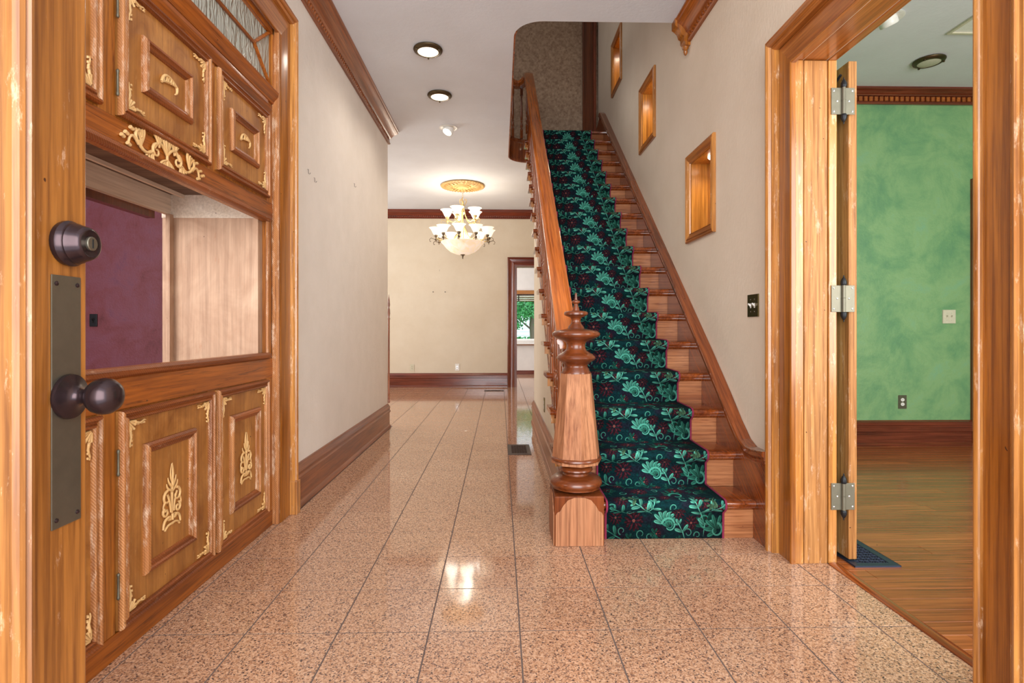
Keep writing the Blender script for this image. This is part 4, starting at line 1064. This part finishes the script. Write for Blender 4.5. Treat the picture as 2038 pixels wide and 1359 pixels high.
# ------------------------------------------------------------------ back doorway casing, far window, outside
bd = thing('door_3', (.7, 9.77, 0), 'dark red casing of the doorway in the back wall', 'door casing', kind='structure')
HB = lambda u, v, h: (u, 9.7795-h, v)
backband(bd, .133, 1.285, 2.30, HB, [(0, 0), (0, .030), (.012, .036), (.030, .030), (.036, .022), (.05, .020), (.10, .018), (.112, .024), (.125, .014), (.15, .014), (.15, 0)], MAHO_Z, MAHO)
for a, b in ((.2855, .30), (1.155, 1.1695)): M().box(a, b, 9.765, 9.905, 0, 2.125).build('jamb_board', MAHO_Z, bd)
M().box(.2855, 1.1695, 9.765, 9.905, 2.1255, 2.139).build('jamb_head_board', MAHO, bd)
wn = thing('window_1', ((WX0+WX1)/2, 12.5, WZ0), 'far room window with raised blind, trees and white house beyond', 'window', kind='structure')
M().box(WX0-.03, WX1+.03, 12.40, 12.60, WZ0-.09, WZ0-.001).build('window_sill', WSILL, wn, bevel=.004)
M().box(WX0-.03, WX1+.03, 12.478, 12.499, WZ0-.115, WZ0-.0905).build('sill_apron', FIR_X, wn)
M().box(WX0-.06, WX1+.06, 12.470, 12.499, WZ1+.0005, WZ1+.085).build('window_head', FIR_X, wn, bevel=.003)
for a, b in ((WX0, WX0+.04), (WX1-.04, WX1)): M().box(a, b, 12.52, 12.57, WZ0, WZ1).build('sash_stile', WSILL, wn)
M().box(WX0+.04, WX1-.04, 12.52, 12.57, WZ0+.0005, WZ0+.03).build('sash_rail', WSILL, wn)
M().box(WX0+.04, WX1-.04, 12.52, 12.57, WZ1-.04, WZ1).build('sash_rail', WSILL, wn)
M().box(WX0+.041, WX1-.041, 12.545, 12.549, WZ0+.031, WZ1-.041).build('glass_pane', CLEAR, wn)
bl = thing('window_blind', (.55, 12.49, 1.65), 'raised slatted blind bunched at the top of the far window', 'blind')
M().box(WX0+.01, WX1-.01, 12.503, 12.518, 1.79, 1.818).build('head_rail', VENTM, bl)
for i in range(6): M().box(WX0+.01, WX1-.01, 12.502, 12.518, 1.655+i*.021, 1.669+i*.021).build('slat', WSILL if i % 2 else MAHO, bl)
M().tube([(.42, 12.497, 1.82), (.42, 12.495, 1.66)], .012, 6).build('lift_cord', HOLE, bl)
# outside
st(B(-30, 30, 12.7, 60, -.7, -.5).build('ground_lawn', LAWN), 'lawn outside the far window', 'lawn')
hs = thing('neighbour_house', (1, 30, -.5), 'white sided neighbouring house beyond the far window', 'house')
M().box(-8, 9, 30.05, 36, -.5, 6).build('wall', SIDING, hs)
for i in range(26): M().prism([[(30.04, -.5+i*.2), (30.0, -.5+i*.2), (30.03, -.5+i*.2+.199), (30.04, -.5+i*.2+.199)]], YZ, -8, 9).build('siding_board', SIDING, hs)
tr = thing('garden_tree', (1.15, 19, -.5), 'green leafy tree outside the far window', 'tree')
M().tube([(1.12, 19, -.5), (1.14, 19, .6), (1.10, 19, 1.2), (1.2, 19, 2.2)], [.12, .10, .09, .06], 8).build('trunk', BARK, tr, smooth=60)
k = M()
for (a, b) in (((1.1, 19, 1.0), (.5, 19, 1.5)), ((1.1, 19, 1.2), (1.7, 19.2, 2.0)), ((1.12, 19, 1.3), (.7, 18.8, 2.1))): k.tube([a, b], [.04, .015], 6)
k.build('branches', BARK, tr, smooth=60)
k = M(); rr = random.Random(4)
for i in range(4200):
    cx_, cz_, sp = rr.choice([(.55, 1.55, .28), (1.2, 2.1, .45), (.6, 2.2, .5), (.35, 1.15, .16), (1.0, 1.7, .3), (1.7, 2.0, .5)])
    x, y, z = rr.gauss(cx_, sp), rr.gauss(19, .3), rr.gauss(cz_, sp*.45); a_ = rr.random()*6.3; s_ = .05
    dx, dz = math.cos(a_)*s_, math.sin(a_)*s_
    k.add([(x-dx, y, z-dz), (x+dz*.4, y-.02, z-dx*.4), (x+dx, y, z+dz), (x-dz*.4, y+.02, z+dx*.4)], [(0, 1, 2, 3)])
tag(k.build('foliage', LEAF, tr, fixn=False), kind='stuff')
hd = thing('garden_hedge', (1, 24, -.5), 'low green hedge in front of the white house', 'hedge')
k = M(); k.box(-6, 7, 23.8, 24.5, -.5, .55)
for i in range(5000):
    x, y, z = rr.uniform(-3, 4), 23.8+rr.uniform(-.1, .2), rr.uniform(-.3, .68); a_ = rr.random()*6.3; s_ = .06
    dx, dz = math.cos(a_)*s_, math.sin(a_)*s_
    k.add([(x-dx, y, z-dz), (x+dz*.5, y-.03, z-dx*.5), (x+dx, y, z+dz), (x-dz*.5, y+.03, z+dx*.5)], [(0, 1, 2, 3)])
tag(k.build('foliage', LEAF, hd, fixn=False), kind='stuff')

# ------------------------------------------------------------------ upper hall casing
uc = thing('door_4', (1.18, 7.24, F2), 'dark wooden door casing at the top of the stairs', 'door casing', kind='structure')
M().box(1.085, 1.105, 7.20, 7.2495, F2+.001, 5.6).build('casing_edge', UPD, uc, bevel=.002)
M().box(1.106, 1.225, 7.225, 7.2495, F2+.001, 5.6).build('casing_board', UPD, uc)
M().box(1.226, 1.262, 7.19, 7.2495, F2+.001, 5.6).build('casing_band', MAHO_Z, uc, bevel=.004)

# ------------------------------------------------------------------ green-room door casing at right of the green wall
gd = thing('door_5', (4.7, 4.77, 0), 'closed dark wood door and casing at the right end of the green wall', 'door', kind='structure')
HG = lambda u, v, h: (u, 4.7795-h, v)
backband(gd, 4.157, 5.22, 2.35, HG, [(0, 0), (0, .032), (.014, .038), (.03, .03), (.04, .02), (.10, .02), (.115, .014), (.115, 0)], MAHO_Z, MAHO)
M().box(4.272, 5.105, 4.760, 4.7795, .003, 2.235).build('door_leaf', MAHO_Z, gd)

# ------------------------------------------------------------------ floor registers
def register(x0, x1, y0, y1, lab, mat, zt=.006):
    t = thing('floor_vent', ((x0+x1)/2, (y0+y1)/2, .0), lab, 'floor vent')
    e = (x1-x0)*.16; ey = (y1-y0)*.10
    M().prism([rect(x0, x1, y0, y1), rect(x0+e, x1-e, y0+ey, y1-ey)], XY, .0006, zt).build('vent_frame', mat, t, bevel=.001)
    B(x0+e, x1-e, y0+ey, y1-ey, .0006, .0016).build('vent_well', HOLE, t)
    k = M(); nx, ny_ = 6, 10; gx = (x1-x0-2*e)/nx; gy = (y1-y0-2*ey)/ny_
    for i in range(nx):
        for j in range(ny_):
            cx_, cy_ = x0+e+gx*(i+.5), y0+ey+gy*(j+.5); r = min(gx, gy)*.5
            k.tube([(cx_+r*math.cos(t_), cy_+r*math.sin(t_), zt-.0025) for t_ in np.linspace(0, 2*PI, 9)], .0022, 4, False)
            if (i+j) % 2: k.tube([(cx_-gx/2, cy_-gy/2, zt-.0025), (cx_+gx/2, cy_+gy/2, zt-.0025)], .002, 4)
            else: k.tube([(cx_-gx/2, cy_+gy/2, zt-.0025), (cx_+gx/2, cy_-gy/2, zt-.0025)], .002, 4)
    tag(k.build('scroll_grille', mat, t), kind='stuff')
register(.066, .256, 4.49, 4.865, 'dark metal floor vent in the granite tiles beside the stairs', VENTM)
register(1.527, 1.728, 2.335, 2.66, 'blue-black floor vent in the wood floor under the open door', VENTB)
register(-.26, .06, 9.10, 9.22, 'small dark floor vent near the back wall baseboard', VENTM)

# ------------------------------------------------------------------ switches and outlets
def plate_face(name, lab, cat, to3, w_, h_, mat, kind_, toggles=2, tm=WPLAST):
    """to3(u,v,h): local plate coordinates with origin at plate centre"""
    t = thing(name, to3(0, 0, 0), lab, cat)
    M().prism([rect(-w_/2, w_/2, -h_/2, h_/2)], to3, .0005, .006).build('cover_plate', mat, t, bevel=.0018)
    if kind_ == 'switch':
        for i in range(toggles):
            u = (i-(toggles-1)/2)*.042
            M().prism([rect(u-.005, u+.005, -.012, .012)], to3, .006, .0075).build('toggle_slot', tm, t)
            M().add([to3(*p) for p in [(u-.004, -.006, .0075), (u+.004, -.006, .0075), (u+.004, .006, .0075), (u-.004, .006, .0075), (u-.0035, .006, .020), (u+.0035, .006, .020), (u+.0035, .013, .018), (u-.0035, .013, .018)]], [(0, 3, 2, 1), (4, 5, 6, 7), (0, 1, 5, 4), (2, 3, 7, 6), (1, 2, 6, 5), (0, 4, 7, 3)]).build('toggle', tm, t)
    elif kind_ == 'outlet':
        for v0 in (-.0195, .0195):
            f_ = M().prism([[(.0165*math.cos(a_), v0+.0145*math.sin(a_)) for a_ in np.linspace(0, 2*PI, 17)[:-1]]], to3, .006, .0078).build('receptacle', tm, t)
            k = M()
            for (u, vv, ww, hh) in ((-.006, .003, .0015, .004), (.006, .003, .0015, .004), (0, -.006, .002, .002)): k.prism([rect(u-ww, u+ww, v0+vv-hh, v0+vv+hh)], to3, .0078, .0082)
            k.build('slots', HOLE, f_)
    elif kind_ == 'jack':
        M().prism([rect(-.012, .012, -.022, .022)], to3, .006, .009).build('jack_insert', CHROME, t)
        M().prism([rect(-.005, .005, -.012, .006)], to3, .009, .010).build('jack_hole', HOLE, t)
    for sv in (-1, 1) if kind_ != 'outlet' else (1,):
        for u in ([-.021, .021] if toggles == 2 and kind_ == 'switch' else [0]):
            c_ = (u, sv*h_*.27); 
            if kind_ == 'outlet': c_ = (0, 0)
            M().prism([[(c_[0]+.003*math.cos(a_), c_[1]+.003*math.sin(a_)) for a_ in np.linspace(0, 2*PI, 7)[:-1]]], to3, .006, .0075).build('screw', CHROME, t)
    return t
plate_face('light_switch', 'brass double light switch with white toggles on the stair wall', 'light switch', lambda u, v, h: (1.2895-h, 2.772+u, 1.145+v), .118, .114, BRASSD, 'switch')
plate_face('light_switch', 'brushed double light switch on the green wall', 'light switch', lambda u, v, h: (3.963+u, 4.7795-h, 1.136+v), .112, .116, BEIGEP, 'switch', tm=BEIGEP)
plate_face('wall_outlet', 'silver and black wall outlet on the green wall', 'outlet', lambda u, v, h: (3.545+u, 4.7795-h, .384+v), .070, .115, PLATEM, 'outlet')
plate_face('wall_outlet', 'beige outlet at the left on the cream back wall', 'outlet', lambda u, v, h: (-1.556+u, 9.7795-h, .345+v), .072, .115, BEIGEP, 'outlet', tm=BEIGEP)
plate_face('wall_jack', 'white cable plate low on the cream back wall', 'wall jack', lambda u, v, h: (-.758+u, 9.7795-h, .352+v), .072, .115, WPLAST, 'jack')
plate_face('wall_outlet', 'dark outlet on the wall under the stairs', 'outlet', lambda u, v, h: (.3745-h, 4.62+u, .39+v), .072, .115, BRASSD, 'outlet')

# hooks
def hook(x, y, z, lab, px=(1, 0), g=None):
    t = M().tube([(x, y, z+.015), (x+px[0]*.006, y+px[1]*.006, z+.014), (x+px[0]*.007, y+px[1]*.007, z-.012), (x+px[0]*.014, y+px[1]*.014, z-.015), (x+px[0]*.018, y+px[1]*.018, z-.006)], .0014, 5)
    tag(t.build('wall_hook', BLACK, None, smooth=50, loc=(x, y, z)), lab, 'hook', g)
hook(-1.174, 3.385, 1.985, 'leftmost small black hook on the left wall')
hook(-1.174, 3.50, 1.965, 'small black hook just right of the leftmost hook')
hook(-1.174, 4.45, 2.18, 'single small hook farther along the left wall')
hook(-1.070, 9.779, 2.066, 'small hook high on the cream back wall', (0, -1))
for x, lab in ((-1.184, 'left screw head on the cream back wall'), (-.971, 'right screw head on the cream back wall')):
    tag(M().lathe([(.001, 0), (.009, 0), (.009, -.006), (.001, -.008)], (x, 9.7785, 1.684), axis='y', n=8).build('wall_screw', BLACK, None, loc=(x, 9.7785, 1.684)), lab, 'screw')
# turned corner bead at the end of the left wall
k = M().lathe([(.001, .25), (.012, .255), (.014, .27), (.009, .28), (.013, .30), (.008, .32), (.012, .34), (.010, .36), (.010, 1.12), (.014, 1.135), (.008, 1.15), (.014, 1.19), (.012, 1.23), (.007, 1.25), (.013, 1.28), (.009, 1.33), (.004, 1.36), (.001, 1.39)], (-1.165, 5.80, 0), n=10)
tag(k.build('corner_bead', CHER_Z, None, smooth=40, loc=(-1.165, 5.80, .25)), 'turned wooden corner bead on the end of the left wall', 'corner bead')
for o in bpy.data.objects:
    if '_loc' in o: del o['_loc']
